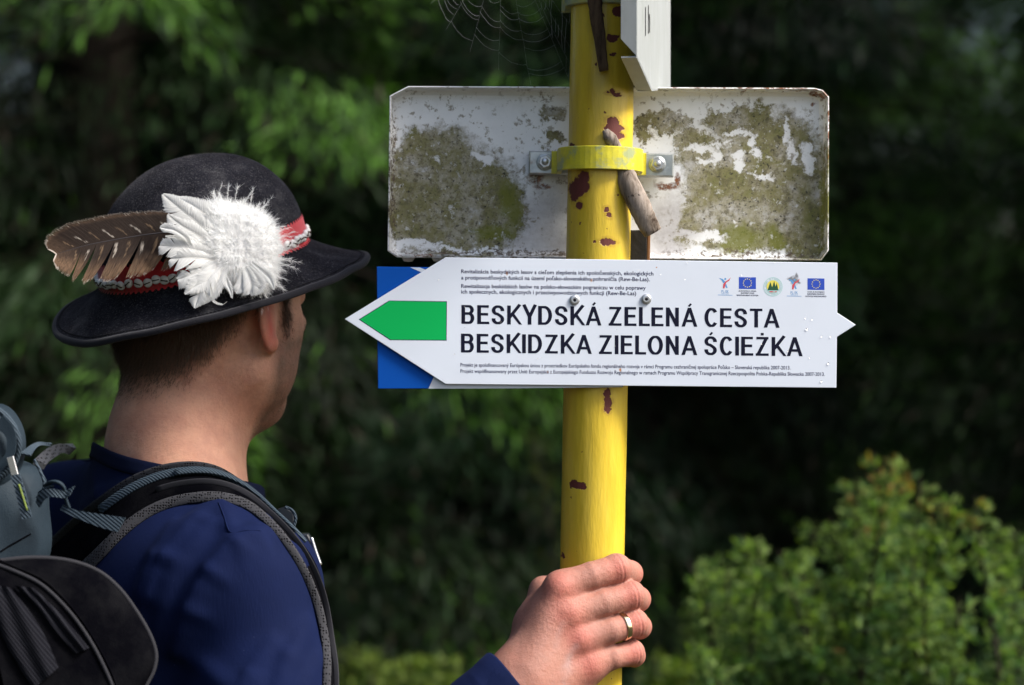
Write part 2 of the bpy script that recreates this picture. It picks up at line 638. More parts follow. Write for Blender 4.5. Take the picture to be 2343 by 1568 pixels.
under = empty('blue_arrow_sign', SO - SN * 0.004)
tag(under, 'blue and silver sign mostly hidden behind the white arrow sign, only its left end showing', 'sign')
plate('plate', [(861.6, 610.6), (1425, 616), (1425, 886), (1290, 887.6), (1150, 889.0), (864.5, 889.5)], -0.0048, -0.0032, M_BLUE.m, under, 0.0003)
plate('silver_field', [(992, 863.4), (1400, 700), (1424, 886), (1290, 887.6), (1150, 889.0), (980, 889.6)], -0.00315, -0.00305, M_GREYP.m, under)
plate('silver_stripe', [(938, 612.2), (960, 612.4), (985, 622), (975, 628)], -0.00314, -0.00304, M_GREYP.m, under)

E1 = 0.00006
plate('arrow_outline', [(820.2, 731.3), (889.8, 687.9), (1022.3, 689.8), (1021.6, 779.6), (892.0, 778.6)], 0.0, E1, M_NAVY.m, arrow)
plate('green_arrow', [(823.2, 731.3), (890.8, 689.4), (1020.9, 691.3), (1020.2, 778.1), (893.2, 777.2)], E1, 2 * E1, M_GREEN.m, arrow)


# ------------------------------------------------------------------ lettering
def place_flat(name, polys2d, mapper, mat, parent, off=0.00008):
    """polys2d: (verts [(x,y)], faces) in any flat frame, mapper (x,y)->pixels; laid on the arrow sign as print"""
    V, F = polys2d
    W = [on_plane(*mapper(x, y), off=off + (z if z else 0)) for x, y, z in V]
    o = obj(name, mesh_from(name, W, F, mat, smooth=False))
    return keep(o, parent)


def text2d(s, bold=0.0):
    f = bpy.data.curves.new('t', 'FONT')
    f.body = s
    f.size = 1.0
    f.offset = bold
    f.resolution_u = 3
    o = bpy.data.objects.new('t', f)
    COL.objects.link(o)
    bpy.context.view_layer.update()
    me = bpy.data.meshes.new_from_object(o.evaluated_get(bpy.context.evaluated_depsgraph_get()))
    V = [(v.co.x, v.co.y, 0) for v in me.vertices]
    F = [tuple(p.vertices) for p in me.polygons]
    bpy.data.objects.remove(o)
    bpy.data.curves.remove(f)
    bpy.data.meshes.remove(me)
    return V, F


def print_text(name, s, x0, y0, x1, y1, cap, mat, parent, bold=0.0):
    V, F = text2d(s, bold)
    a = min(v[0] for v in V); b = max(v[0] for v in V)
    k = cap / 0.69
    def mp(x, y):
        t = (x - a) / (b - a)
        return (x0 + (x1 - x0) * t, y0 + (y1 - y0) * t - y * k)
    return place_flat(name, (V, F), mp, mat, parent)


print_text('slovak_text', 'Revitalizácia beskydských lesov s cieľom zlepšenia ich spoločenských, ekologických', 1054.7, 625.4, 1494.5, 630.6, 8.6, M_NAVY.m, arrow, 0.016)
print_text('slovak_text', 'a protipovodňových funkcií na území poľsko-slovenského pohraničia (Rew-Be-Las).', 1054.7, 639.6, 1486, 643.8, 8.6, M_NAVY.m, arrow, 0.016)
print_text('polish_text', 'Rewitalizacja beskidzkich lasów na polsko-słowackim pograniczu w celu poprawy', 1054.7, 658.9, 1477, 663.2, 8.6, M_NAVY.m, arrow, 0.016)
print_text('polish_text', 'ich społecznych, ekologicznych i przeciwpowodziowych funkcji (Rew-Be-Las)', 1054.7, 671.7, 1455, 675.8, 8.6, M_NAVY.m, arrow, 0.016)
print_text('funding_text', 'Projekt je spolufinancovaný Európskou úniou z prostriedkov Európskeho fondu regionálneho rozvoja v rámci Programu cezhraničnej spolupráce Poľsko – Slovenská republika 2007-2013.', 1053, 839, 1808, 845.8, 8.2, M_NAVY.m, arrow, 0.010)
print_text('funding_text', 'Projekt współfinansowany przez Unię Europejską z Europejskiego Funduszu Rozwoju Regionalnego w ramach Programu Współpracy Transgranicznej Rzeczpospolita Polska-Republika Słowacka 2007-2013.', 1053, 853.2, 1886.5, 860.5, 8.2, M_NAVY.m, arrow, 0.010)


# headline in a condensed grotesque, drawn as strokes: advance width, strokes (polylines, stem weight)
def arc(cx, cy, rx, ry, a0, a1, n=14):
    return [(cx + rx * math.cos(math.radians(a0 + (a1 - a0) * i / n)), cy + ry * math.sin(math.radians(a0 + (a1 - a0) * i / n))) for i in range(n + 1)]


SW_ = 0.162                        # stem weight for a cap height of 1
h_ = SW_ / 2
wE, wB, wK, wA, wC, wD, wN, wO, wS, wZ, wL, wT, wI, wY = 0.50, 0.56, 0.60, 0.66, 0.60, 0.60, 0.56, 0.66, 0.54, 0.56, 0.47, 0.54, 0.135, 0.60


def sstroke():
    w = wS
    return ([(w - h_ - 0.0, 0.70)] + arc(w / 2, 0.735, w / 2 - h_, 0.205, 5, 180, 14) + arc(w / 2, 0.735, w / 2 - h_, 0.205, 190, 235, 4)
            + [(w * 0.45, 0.545), (w * 0.62, 0.475)] + arc(w / 2, 0.265, w / 2 - h_, 0.205, 52, -180, 20) + [(h_ - 0.0, 0.31)])


GL = {
    'B': (wB, [[(h_, 0), (h_, 1)], [(h_, 1 - .06), (wB * .55, 1 - .06)] + arc(wB * .55, .745, wB * .45 - h_ - .02, .195, 90, -90, 10) + [(h_, .55)],
               [(h_, .55), (wB * .58, .55)] + arc(wB * .58, .305, wB * .42 - h_, .245, 90, -90, 12) + [(h_, .06)]]),
    'E': (wE, [[(h_, 0), (h_, 1)], [(h_, .94), (wE, .94)], [(h_, .52), (wE * .94, .52)], [(h_, .06), (wE + .02, .06)]]),
    'S': (wS, [sstroke()]),
    'K': (wK, [[(h_, 0), (h_, 1)], [(h_, .33), (wK - .05, 1.06)], [(wK * .36, .58), (wK - .02, -.06)]]),
    'Y': (wY, [[(h_ - .03, 1.06), (wY / 2, .42)], [(wY - h_ + .03, 1.06), (wY / 2, .42)], [(wY / 2, .46), (wY / 2, 0)]]),
    'D': (wD, [[(h_, 0), (h_, 1)], [(h_, .94), (wD * .42, .94)] + arc(wD * .42, .5, wD * .58 - h_, .44, 90, -90, 18) + [(h_, .06)]]),
    'A': (wA, [[(h_ - .02, -.05), (wA / 2, 1.02)], [(wA - h_ + .02, -.05), (wA / 2, 1.02)], [(wA * .22, .30), (wA * .78, .30)]]),
    'Z': (wZ, [[(.03, .94), (wZ - .01, .94)], [(wZ - .09, .96), (.09, .04)], [(0, .06), (wZ, .06)]]),
    'L': (wL, [[(h_, 0), (h_, 1)], [(h_, .06), (wL, .06)]]),
    'N': (wN, [[(h_, 0), (h_, 1)], [(wN - h_, 0), (wN - h_, 1)], [(h_, .97), (wN - h_, .03)]]),
    'C': (wC, [[(wC - .05, .69)] + arc(wC / 2, .5, wC / 2 - h_, .45, 38, 322, 26)]),
    'T': (wT, [[(wT / 2, 0), (wT / 2, 1)], [(0, .94), (wT, .94)]]),
    'I': (wI, [[(h_, 0), (h_, 1)]]),
    'O': (wO, [arc(wO / 2, .5, wO / 2 - h_, .45, 0, 360, 30)]),
}
GL['C'] = (wC, [arc(wC / 2, .5, wC / 2 - h_, .45, 38, 322, 26)])
ACUTE = {'Á': 'A', 'Ś': 'S'}


def stroke2d(path, wt, z, hw=None):
    path = [p for i, p in enumerate(path) if i == 0 or (Vector(p) - Vector(path[i - 1])).length > 1e-4]
    V, F = [], []
    n = len(path)
    closed = (Vector(path[0]) - Vector(path[-1])).length < 1e-6
    for i, p in enumerate(path):
        p = Vector(p)
        a = Vector(path[i - 1]) if i else (Vector(path[-2]) if closed else None)
        b = Vector(path[i + 1]) if i < n - 1 else (Vector(path[1]) if closed else None)
        d1 = (p - a).normalized() if a is not None else (b - p).normalized()
        d2 = (b - p).normalized() if b is not None else d1
        n1 = Vector((-d1.y, d1.x)); n2 = Vector((-d2.y, d2.x))
        mm = n1 + n2
        mm = mm / max(mm.length_squared, 0.4) * 2
        dd = (d1 + d2).normalized()
        # horizontals a little thinner than stems
        ww = wt * (1 - 0.14 * abs(dd.x))
        V += [(p.x + mm.x * ww / 2, p.y + mm.y * ww / 2, z), (p.x - mm.x * ww / 2, p.y - mm.y * ww / 2, z)]
        if i: F.append((2 * i - 2, 2 * i - 1, 2 * i + 1, 2 * i))
    return V, F


def headline(s, x0, y0, x1, y1, cap, parent, name):
    V, F = [], []
    X = 0.0
    zz = 0
    for ch in s:
        if ch == ' ':
            X += 0.25
            continue
        base = ACUTE.get(ch, 'Z' if ch == 'Ż' else ch)
        wd, strokes = GL[base]
        st = [(p, SW_ * (0.97 if base in 'AKYNZ' else 1)) for p in strokes]
        if ch in ACUTE:
            st.append(([(wd / 2 - .03, 1.07), (wd / 2 + .07, 1.21)], .10))
        if ch == 'Ż':
            st.append(([(wd / 2, 1.08), (wd / 2, 1.21)], .13))
        for path, wt in st:
            v, f = stroke2d([(p[0] + X, p[1]) for p in path], wt, zz * 1.5e-5)
            if max(p[1] for p in path) < 1.04: v = [(a, min(1.0, max(0.0, b)), c) for a, b, c in v]
            zz = (zz + 1) % 5
            o = len(V)
            V += v
            F += [tuple(i + o for i in q) for q in f]
        X += wd + 0.125 - (0.055 if base in 'AYTKLC' else 0)
    a = min(v[0] for v in V); b = max(v[0] for v in V)
    def mp(x, y):
        t = (x - a) / (b - a)
        return (x0 + (x1 - x0) * t, y0 + (y1 - y0) * t - y * cap)
    return place_flat(name, (V, F), mp, M_BLACK.m, parent)


headline('BESKYDSKÁ ZELENÁ CESTA', 1055.3, 741.2, 1783.2, 750.3, 43.2, arrow, 'slovak_headline')
headline('BESKIDZKA ZIELONA ŚCIEŻKA', 1054.3, 806.8, 1835.8, 815.4, 43.2, arrow, 'polish_headline')

# ------------------------------------------------------------------ logos on the sign
def q4(cx, cy):                    # coordinates read off the enlarged logo strip
    return ((cx / 2.343 + 2300) * 0.6049, (cy / 2.343 + 940) * 0.6049)


def flat_poly(name, pts, mat, parent, off):
    W = [on_plane(*q4(x, y), off=off) for x, y in pts]
    nrm = (W[1] - W[0]).cross(W[2] - W[1])
    o = obj(name, mesh_from(name, W, [tuple(range(len(W)))], mat, smooth=False))
    return keep(o, parent)


def polys(name, plist, mat, parent, off):
    V, F = [], []
    for pts in plist:
        o = len(V)
        V += [on_plane(*q4(x, y), off=off) for x, y in pts]
        F.append(tuple(range(o, o + len(pts))))
    return keep(obj(name, mesh_from(name, V, F, mat, smooth=False)), parent)


def circ(cx, cy, r, n=24, ry=None):
    return [(cx + r * math.cos(2 * math.pi * k / n), cy + (ry or r) * math.sin(2 * math.pi * k / n)) for k in range(n)]


def star(cx, cy, r):
    return [(cx + (r if k % 2 == 0 else r * .42) * math.sin(math.pi * k / 5), cy - (r if k % 2 == 0 else r * .42) * math.cos(math.pi * k / 5)) for k in range(10)]


M_FLAGB = NT('flag_blue_print', (0.015, 0.06, 0.42), 0.4)
M_STAR = NT('yellow_print', (0.72, 0.62, 0.10), 0.4)
M_RED = NT('red_print', (0.55, 0.06, 0.08), 0.4)
M_LBLUE = NT('light_blue_print', (0.10, 0.30, 0.58), 0.4)
M_DGREEN = NT('dark_green_print', (0.01, 0.07, 0.03), 0.4)
M_RING = NT('pale_green_print', (0.35, 0.58, 0.55), 0.4)


def ptext(s, cx0, cy, cx1, h, mat, bold=0.02):
    a, b = q4(cx0, cy), q4(cx1, cy + (cx1 - cx0) * 0.012)
    print_text('caption', s, a[0], a[1], b[0], b[1], h / 2.343 * 0.6049, mat, arrow, bold)


for dx, dy, fl in ((0, 0, (1157, 255, 1308, 360)), (612, 9, (1765, 265, 1915, 368))):
    # running figure: blue stroke crossing a red one, with a head
    polys('blue_figure', [[(980 + dx, 262 + dy), (1012 + dx, 270 + dy), (1034 + dx, 292 + dy), (1058 + dx, 350 + dy), (1046 + dx, 352 + dy), (1018 + dx, 304 + dy), (1002 + dx, 280 + dy)],
                          circ(1037 + dx, 271 + dy, 9, 12)], M_LBLUE.m, arrow, 0.00008)
    polys('red_figure', [[(1086 + dx, 256 + dy), (1072 + dx, 286 + dy), (1044 + dx, 304 + dy), (1028 + dx, 356 + dy), (1016 + dx, 352 + dy), (1018 + dx, 318 + dy), (1036 + dx, 294 + dy), (1062 + dx, 280 + dy)]],
          M_RED.m, arrow, 0.00011)
    ptext('PL-SK', 1003 + dx, 394 + dy, 1068 + dx, 24, M_LBLUE.m, 0.0)
    ptext('2007-2013', 1003 + dx, 406 + dy, 1068 + dx, 8, M_LBLUE.m, 0.0)
    polys('underline', [[(970 + dx, 411 + dy), (1100 + dx, 413 + dy), (1100 + dx, 417 + dy), (970 + dx, 415 + dy)]], M_LBLUE.m, arrow, 0.00008)
    x0, y0, x1, y1 = fl
    polys('flag', [[(x0, y0), (x1, y0 + 2), (x1, y1 + 1), (x0, y1 - 1)]], M_FLAGB.m, arrow, 0.00008)
    polys('stars', [star((x0 + x1) / 2 + 36 * math.cos(math.pi * k / 6), (y0 + y1) / 2 + 37 * math.sin(math.pi * k / 6), 7) for k in range(12)], M_STAR.m, arrow, 0.00013)
ptext('EURÓPSKA ÚNIA', 1156, 382, 1312, 9, M_NAVY.m, 0.03)
ptext('EURÓPSKY FOND', 1175, 402, 1293, 12, M_NAVY.m)
ptext('REGIONÁLNEHO ROZVOJA', 1138, 421, 1330, 12, M_NAVY.m)
ptext('UNIA EUROPEJSKA', 1764, 390, 1918, 9, M_NAVY.m, 0.03)
ptext('EUROPEJSKI FUNDUSZ', 1764, 410, 1916, 12, M_NAVY.m)
ptext('ROZWOJU REGIONALNEGO', 1748, 430, 1932, 12, M_NAVY.m)
C0, C1 = 1459, 341
def ring(r0, r1, n=40):
    return [[(C0 + r0 * math.cos(a), C1 + r0 * math.sin(a)), (C0 + r1 * math.cos(a), C1 + r1 * math.sin(a)),
             (C0 + r1 * math.cos(b), C1 + r1 * math.sin(b)), (C0 + r0 * math.cos(b), C1 + r0 * math.sin(b))]
            for a, b in ((2 * math.pi * k / n, 2 * math.pi * (k + 1) / n) for k in range(n))]
polys('emblem_ring', ring(79, 84) + ring(58, 61), M_RING.m, arrow, 0.00008)
rr = random.Random(4)
polys('emblem_lettering', [[(C0 + r * math.cos(a), C1 + r * math.sin(a)) for r, a in ((64, t), (75, t), (75, t + .06), (64, t + .06))]
                           for t in [k * 0.125 for k in range(50)] if rr.random() < .85], M_RING.m, arrow, 0.00008)
polys('emblem_sun', [circ(C0, C1 - 2, 56, 32)], M_STAR.m, arrow, 0.00008)
polys('emblem_trees', [[(1410, 372), (1436, 298), (1452, 345), (1470, 290), (1482, 340), (1492, 305), (1508, 372)]], M_DGREEN.m, arrow, 0.00015)
polys('emblem_valley', [[(1406, 362), (1512, 362), (1500, 386), (1480, 397), (1438, 397), (1418, 386)]], M_RING.m, arrow, 0.00013)
polys('emblem_roof', [[(1424, 380), (1448, 378), (1470, 386), (1492, 376), (1490, 388), (1430, 390)]], M_RED.m, arrow, 0.00018)

# ------------------------------------------------------------------ rivets and rain drops
M_RIVET = NT('dull_aluminium', (0.50, 0.51, 0.52), 0.35, Metallic=0.85)
M_HOLE = NT('rivet_bore', (0.015, 0.015, 0.02), 0.7)


def lathe(prof, O, N, n=24):
    N = Vector(N).normalized()
    a = N.orthogonal().normalized(); b = N.cross(a)
    V, F = [], []
    for r, h in prof:
        for j in range(n):
            th = 2 * math.pi * j / n
            V.append(O + a * (r * math.cos(th)) + b * (r * math.sin(th)) + N * h)
    for i in range(len(prof) - 1):
        for j in range(n):
            j2 = (j + 1) % n
            F.append((i * n + j, i * n + j2, (i + 1) * n + j2, (i + 1) * n + j))
    F.append(tuple((len(prof) - 1) * n + j for j in range(n)))
    return V, F


for x, y in ((1314, 687), (1478, 685)):
    O = on_plane(x, y)
    V, F = lathe([(0.0044, 0), (0.0044, 0.0007), (0.0038, 0.0015), (0.0026, 0.0019), (0.0015, 0.0017)], O, SN)
    r_ = keep(obj('rivet', mesh_from('rivet', V, F, M_RIVET.m)), arrow)
    V, F = lathe([(0.0014, 0.0016), (0.0014, 0.00175)], O, SN, 16)
    h = obj('rivet_hole', mesh_from('rivet_hole', V, F, M_HOLE.m)); keep(h, r_)

M_DROP = NT('rain_water', (1, 1, 1), 0.02, Transmission_Weight=1.0, IOR=1.33)
dr = random.Random(9)
V, F = [], []
spots = []
spots += [((dr.gauss(1850, 50), dr.gauss(790, 60)), dr.choice([1.3, 1.8, 2.2, 3.0])) for _ in range(10)]
spots += [((dr.uniform(1020, 1800), dr.uniform(600, 870)), dr.choice([0.9, 1.2])) for _ in range(25)]
spots += [((1004, 640), 1.4), ((1895, 832), 2.6)]


def in_sign(x, y):
    if x > 1905 or y > 880 or y < 595: return False
    if x < 1022: return abs(y - 731) < (x - 800) * 0.61
    return True


dv, df = [], []
for (x, y), r in spots:
    if not in_sign(x, y): continue
    O = on_plane(x, y, off=0.0005)
    R_ = r / FPX * 1.81
    v, f = lathe([(R_, 0), (R_ * .93, R_ * .16), (R_ * .7, R_ * .28), (R_ * .35, R_ * .35), (R_ * .1, R_ * .37)], O, SN, 9)
    f = [tuple(range(9))[::-1]] + f
    dv.append(v); df.append(f)
V, F = merge(*zip(dv, df))
o = keep(obj('rain_drops', mesh_from('rain_drops', V, F, M_DROP.m)), arrow); o['kind'] = 'stuff'

# ------------------------------------------------------------------ mossy tray sign behind the post
TD = 1.898
TO = P(1390, 395, TD)
_a, _b = P(930, 197.5, TD), P(1860, 205.5, TD + 0.010)
TU = (_b - _a).normalized()
TW = (Vector((0, 0, 1)) + TU * 0 - TU * TU.z).normalized()
TN = TU.cross(TW).normalized()
if TN.y > 0: TN = -TN
M_TRAY = NT('weathered_white_sheet', (0.72, 0.73, 0.72), 0.45)
m = M_TRAY
co = m.coord()
MOSS = [(1000, 430, 112, 140), (1080, 470, 118, 124), (970, 350, 62, 66), (1140, 495, 66, 90), (1050, 525, 140, 68), (930, 470, 34, 100),
        (1255, 262, 32, 20), (1270, 330, 26, 18), (1690, 440, 130, 135), (1790, 380, 100, 120), (1620, 360, 70, 45), (1640, 490, 80, 85),
        (1700, 280, 100, 30), (1840, 480, 62, 118), (1700, 520, 180, 52), (1760, 300, 80, 26), (1590, 470, 36, 80), (1470, 300, 14, 30), (1515, 275, 60, 18), (1560, 320, 30, 30)]
big = blobs_mask(m, co, MOSS, TD, 0.036, 34, 13, 0.20)
STRIPES = [(1655, 330, 30, 6), (1690, 370, 12, 26), (1640, 350, 16, 14), (1730, 350, 12, 10), (1800, 300, 12, 26), (1812, 345, 10, 30), (1745, 395, 24, 6),
           (1600, 340, 30, 10), (1615, 368, 22, 8), (1100, 360, 26, 10), (1850, 360, 16, 40), (1690, 300, 34, 8), (1722, 322, 10, 20),
           (1600, 540, 60, 14), (1520, 500, 40, 60), (950, 560, 60, 12), (1080, 575, 120, 6)]
clean = blobs_mask(m, co, STRIPES, TD, 0.020, 50, 10, 0.2)
holes = m.ramp(m.noise(co, 70, 10, 0.75, 0.4), [(0.60, 1.0), (0.66, 0.15)])
moss = m.math('MULTIPLY', m.math('MULTIPLY', big, holes), m.math('SUBTRACT', 1.0, clean), clamp=True)
n1 = m.noise(co, 38, 8, 0.72)
n2 = m.noise(co, 170, 8, 0.8)
n3 = m.noise(co, 330, 3, 0.65)
film = m.ramp(n1, [(0.34, (0.50, 0.49, 0.47)), (0.43, (0.36, 0.34, 0.26)), (0.54, (0.22, 0.205, 0.095)), (0.68, (0.165, 0.17, 0.05))])
film = m.mix(m.ramp(n2, [(0.50, 0.0), (0.60, 0.8)]), film, (0.105, 0.092, 0.05))
film = m.mix(m.ramp(n2, [(0.30, 0.85), (0.40, 0.0)]), film, (0.52, 0.52, 0.50))
film = m.mix(m.ramp(n3, [(0.60, 0.0), (0.66, 0.9)]), film, (0.030, 0.026, 0.020))
film = m.mix(m.ramp(m.noise(co, 190, 4, 0.7), [(0.62, 0.0), (0.68, 0.85)]), film, (0.60, 0.61, 0.60))
film = m.mix(m.math('MULTIPLY', blobs_mask(m, co, [(1690, 548, 50, 30), (1775, 545, 22, 28), (1170, 470, 24, 50), (1130, 535, 50, 20), (1890, 480, 12, 120)], TD, 0.02, 40, 5, 0.8), 0.75),
             film, (0.15, 0.165, 0.012))
white = m.mix(m.ramp(n1, [(0.5, 0.0), (0.75, 0.5)]), (0.80, 0.81, 0.81), (0.62, 0.63, 0.62))
grey = m.math('MULTIPLY', blobs_mask(m, co, [(1240, 510, 55, 75), (1240, 560, 90, 40), (1530, 520, 60, 80)], TD, 0.02, 30, 6, 0.8), 0.75)
white = m.mix(grey, white, m.ramp(n2, [(0.35, (0.50, 0.49, 0.50)), (0.6, (0.34, 0.32, 0.32))]))
sp = m.math('MULTIPLY', m.ramp(m.noise(co, 150, 5, 0.7), [(0.56, 0.0), (0.62, 1.0)]), m.ramp(m.noise(co, 16, 3), [(0.38, 0.0), (0.52, 1.0)]))
white = m.mix(m.math('MULTIPLY', sp, 0.8), white, (0.20, 0.17, 0.11))
c = m.mix(moss, white, film)
# crust of dark specks along the rims
rim = blobs_mask(m, co, [(897, 400, 7, 150), (1200, 582, 300, 7), (1700, 584, 190, 7)], TD, 0.010, 90, 6, 0.6)
c = m.mix(m.math('MULTIPLY', rim, m.ramp(n3, [(0.45, 0.0), (0.55, 1.0)])), c, (0.10, 0.075, 0.05))
rust = blobs_mask(m, co, [(1700, 201, 240, 2.2), (1210, 198.5, 60, 1.5), (1887, 214, 12, 9), (1896, 300, 2.5, 70), (1896, 245, 4, 22), (1868, 212, 14, 4), (1866, 238, 4, 5),
                          (1884, 226, 5, 4), (1225, 405, 16, 14), (1240, 426, 18, 7), (1530, 424, 28, 9), (1552, 412, 7, 16), (1228, 352, 18, 5), (960, 584, 50, 2)], TD - 0.01, 0.006, 120, 5, 0.5)
rc = m.ramp(n2, [(0.4, (0.045, 0.015, 0.008)), (0.55, (0.20, 0.065, 0.015)), (0.7, (0.42, 0.20, 0.08))])
c = m.mix(m.math('MULTIPLY', rust, m.ramp(n2, [(0.36, 0.1), (0.5, 1.0)])), c, rc)
m.col(c)
m.l(m.ramp(moss, [(0, 0.32), (1, 0.9)]), m.b.inputs['Roughness'])
m.bump(m.math('ADD', m.math('MULTIPLY', moss, 0.7), m.math('MULTIPLY', n2, m.math('ADD', moss, 0.05))), 0.5, 0.0012)

tray = empty('mossy_tray_sign', TO)
tag(tray, 'back of an old white metal sign covered in moss and dirt, behind the post', 'sign')
TPX = [(933.5, 197.3), (1862, 201.5), (1882, 206.5), (1896.4, 222), (1895.4, 573), (1878.4, 596.5), (908, 588.6), (886.5, 574), (891, 219.5)]
FD = 0.016                       # rims are folded towards the viewer
rimc = [uw(x, y, TO, TU, TW, TN, FD) for x, y in TPX]


def inset(poly, d):
    out = []
    n = len(poly)
    A = sum(poly[i - 1][0] * poly[i][1] - poly[i][0] * poly[i - 1][1] for i in range(n))
    sg = 1 if A > 0 else -1
    for i in range(n):
        p, q, r = Vector(poly[i - 1]), Vector(poly[i]), Vector(poly[(i + 1) % n])
        e1 = (q - p).normalized(); e2 = (r - q).normalized()
        n1 = Vector((-e1.y, e1.x)) * sg; n2 = Vector((-e2.y, e2.x)) * sg
        mm = n1 + n2
        out.append(tuple(q + mm / max(mm.length_squared, 0.3) * 2 * d))
    return out


rings = [(0.0, FD - 0.0004), (0.0009, FD), (0.0013, FD - 0.0006), (0.0016, 0.006), (0.0030, 0.0022), (0.0062, 0.0003), (0.010, 0.0)]
V, F = [], []
nn = len(rimc)
for d, hgt in rings:
    for a, b in inset(rimc, d):
        V.append(TO + TU * a + TW * b + TN * hgt)
for k in range(len(rings) - 1):
    for i in range(nn):
        j = (i + 1) % nn
        F.append((k * nn + i, k * nn + j, (k + 1) * nn + j, (k + 1) * nn + i))
F.append(tuple((len(rings) - 1) * nn + i for i in range(nn)))
o0 = len(V)
for d, hgt in ((0.0, 0.002), (0.003, -0.0012)):
    for a, b in inset(rimc, d):
        V.append(TO + TU * a + TW * b + TN * hgt)
for i in range(nn):
    j = (i + 1) % nn
    F.append((i, j, o0 + j, o0 + i))
    F.append((o0 + i, o0 + j, o0 + nn + j, o0 + nn + i))
F.append(tuple(o0 + nn + i for i in range(nn)))
keep(obj('sheet', mesh_from('tray_sheet', V, F, M_TRAY.m, smooth=False)), tray)
# hanging water drops under the lower rim
V, F = merge(*[([v + Vector((0, 0, 0)) for v in lathe([(0.0001, -0.0035), (0.004, -0.003), (0.0058, 0.0), (0.006, 0.003)], on_plane(x, 590.5, TO, TN, FD), Vector((0, 0, 1)), 12)[0]],
                lathe([(0.0001, -0.0035), (0.004, -0.003), (0.0058, 0.0), (0.006, 0.003)], Vector(), Vector((0, 0, 1)), 12)[1]) for x in (934, 1002, 1024)])
o = keep(obj('rain_drops', mesh_from('hanging_drops', V, F, M_DROP.m)), tray); o['kind'] = 'stuff'

# ------------------------------------------------------------------ galvanised rail, bolts and clamp
M_GALV = NT('galvanised_steel', (0.42, 0.44, 0.44), 0.42, Metallic=0.8)
m = M_GALV
co = m.coord()
g = m.ramp(m.noise(co, 90, 4, 0.6), [(0.35, (0.33, 0.36, 0.36)), (0.65, (0.55, 0.57, 0.56))])
m.col(m.mix(m.ramp(m.noise(co, 60, 6, 0.7), [(0.62, 0.0), (0.75, 0.7)]), g, (0.25, 0.12, 0.05)))
m.bump(m.noise(co, 200, 4), 0.3, 0.0006)
M_CLAMP = NT('grubby_yellow_clamp', (0.5, 0.42, 0.03), 0.45)
m = M_CLAMP
co = m.coord()
g = m.ramp(m.noise(co, 60, 5, 0.65), [(0.36, (0.30, 0.34, 0.16)), (0.47, (0.52, 0.47, 0.03)), (0.6, (0.62, 0.55, 0.02))])
g = m.mix(m.ramp(m.noise(m.coord(scale=(1, 1, 4)), 45, 5, 0.7), [(0.6, 0.0), (0.7, 0.75)]), g, (0.27, 0.31, 0.24))
m.col(g)
m.bump(m.noise(co, 140, 4), 0.4, 0.0008)


def clamp(py, band_r, half_h, mat, label, rail=True, ear_px=None, thick=0.004):
    c = post_at(py)
    root = empty('pipe_clamp', c)
    tag(root, label, 'clamp')
    U = Vector((1, 0, 0)); N = Vector((0, -1, 0)); Wv = PDIR
    U = (U - Wv * U.dot(Wv)).normalized(); N = Wv.cross(U).normalized()
    if N.y > 0: N = -N
    # band: half ring in front of the post, straight legs back to the ears
    path = []
    back = -PR - 0.004
    for k in range(25):
        a = math.pi * k / 24
        path.append((-band_r * math.cos(a), band_r * math.sin(a) * 0.93))
    path = [(-band_r - 0.0085, back), (-band_r - 0.006, back), (-band_r - 0.001, back + 0.002), (-band_r, back + 0.007)] + path + \
           [(band_r, back + 0.007), (band_r + 0.001, back + 0.002), (band_r + 0.006, back), (band_r + 0.0085, back)]
    V, F = [], []
    npt = len(path)
    prof = [(-half_h, 0), (-half_h, 1), (half_h, 1), (half_h, 0)]
    prof = [(-half_h, 0.0), (-half_h, 0.8), (-half_h * 0.94, 1.0), (half_h * 0.94, 1.0), (half_h, 0.8), (half_h, 0.0)]
    for i, (a, b) in enumerate(path):
        p0 = Vector(path[max(i - 1, 0)]); p1 = Vector(path[min(i + 1, npt - 1)])
        t = (p1 - p0).normalized()
        nr = Vector((-t.y, t.x))
        if i > npt - 1: nr = -nr
        for hh, tt in prof:
            q = c + U * (a + nr.x * tt * thick) + N * (b + nr.y * tt * thick) + Wv * hh
            V.append(q)
    k = len(prof)
    for i in range(npt - 1):
        for j in range(k):
            j2 = (j + 1) % k
            F.append((i * k + j, i * k + j2, (i + 1) * k + j2, (i + 1) * k + j))
    F.append(tuple(range(k))); F.append(tuple((npt - 1) * k + j for j in range(k)))
    me = mesh_from('clamp_band', V, F, mat, smooth=False)
    keep(obj('band', me), root)
    if rail:
        # folded rail behind the post, wider than the band
        l0, r0 = -0.0605, 0.0652
        by = back - 0.0006
        for part, (u0, u1, h0, h1, n0, n1) in {'rail': (l0, r0, -0.0100, 0.0100, by - 0.0115, by)}.items():
            V, F = box(c, U, Wv, N, u0, u1, h0, h1, n0, n1, 0.0012)
            keep(obj(part, mesh_from(part, V, F, M_GALV.m, smooth=False)), root)
        for sx in (-0.0466, 0.0508):
            O = c + U * sx + N * by + Wv * 0.0005
            V, F = lathe([(0.0074, 0), (0.0074, 0.0012), (0.0070, 0.0016), (0.0058, 0.0017)], O, N, 28)
            wsh = keep(obj('washer', mesh_from('washer', V, F, M_GALV.m)), root)
            hexp = [(0.0060 * math.cos(math.pi * j / 3 + 0.3), 0.0060 * math.sin(math.pi * j / 3 + 0.3)) for j in range(6)]
            V, F = prism(hexp, O, U, Wv, N, 0.0016, 0.0060, 0.0008)
            bt = keep(obj('bolt', mesh_from('bolt', V, F, M_RIVET.m, smooth=False)), root)
            V, F = lathe([(0.0030, 0.0058), (0.0030, 0.0078), (0.0024, 0.0084)], O, N, 14)
            keep(obj('bolt_thread', mesh_from('bolt_thread', V, F, M_RIVET.m)), bt)
    return root


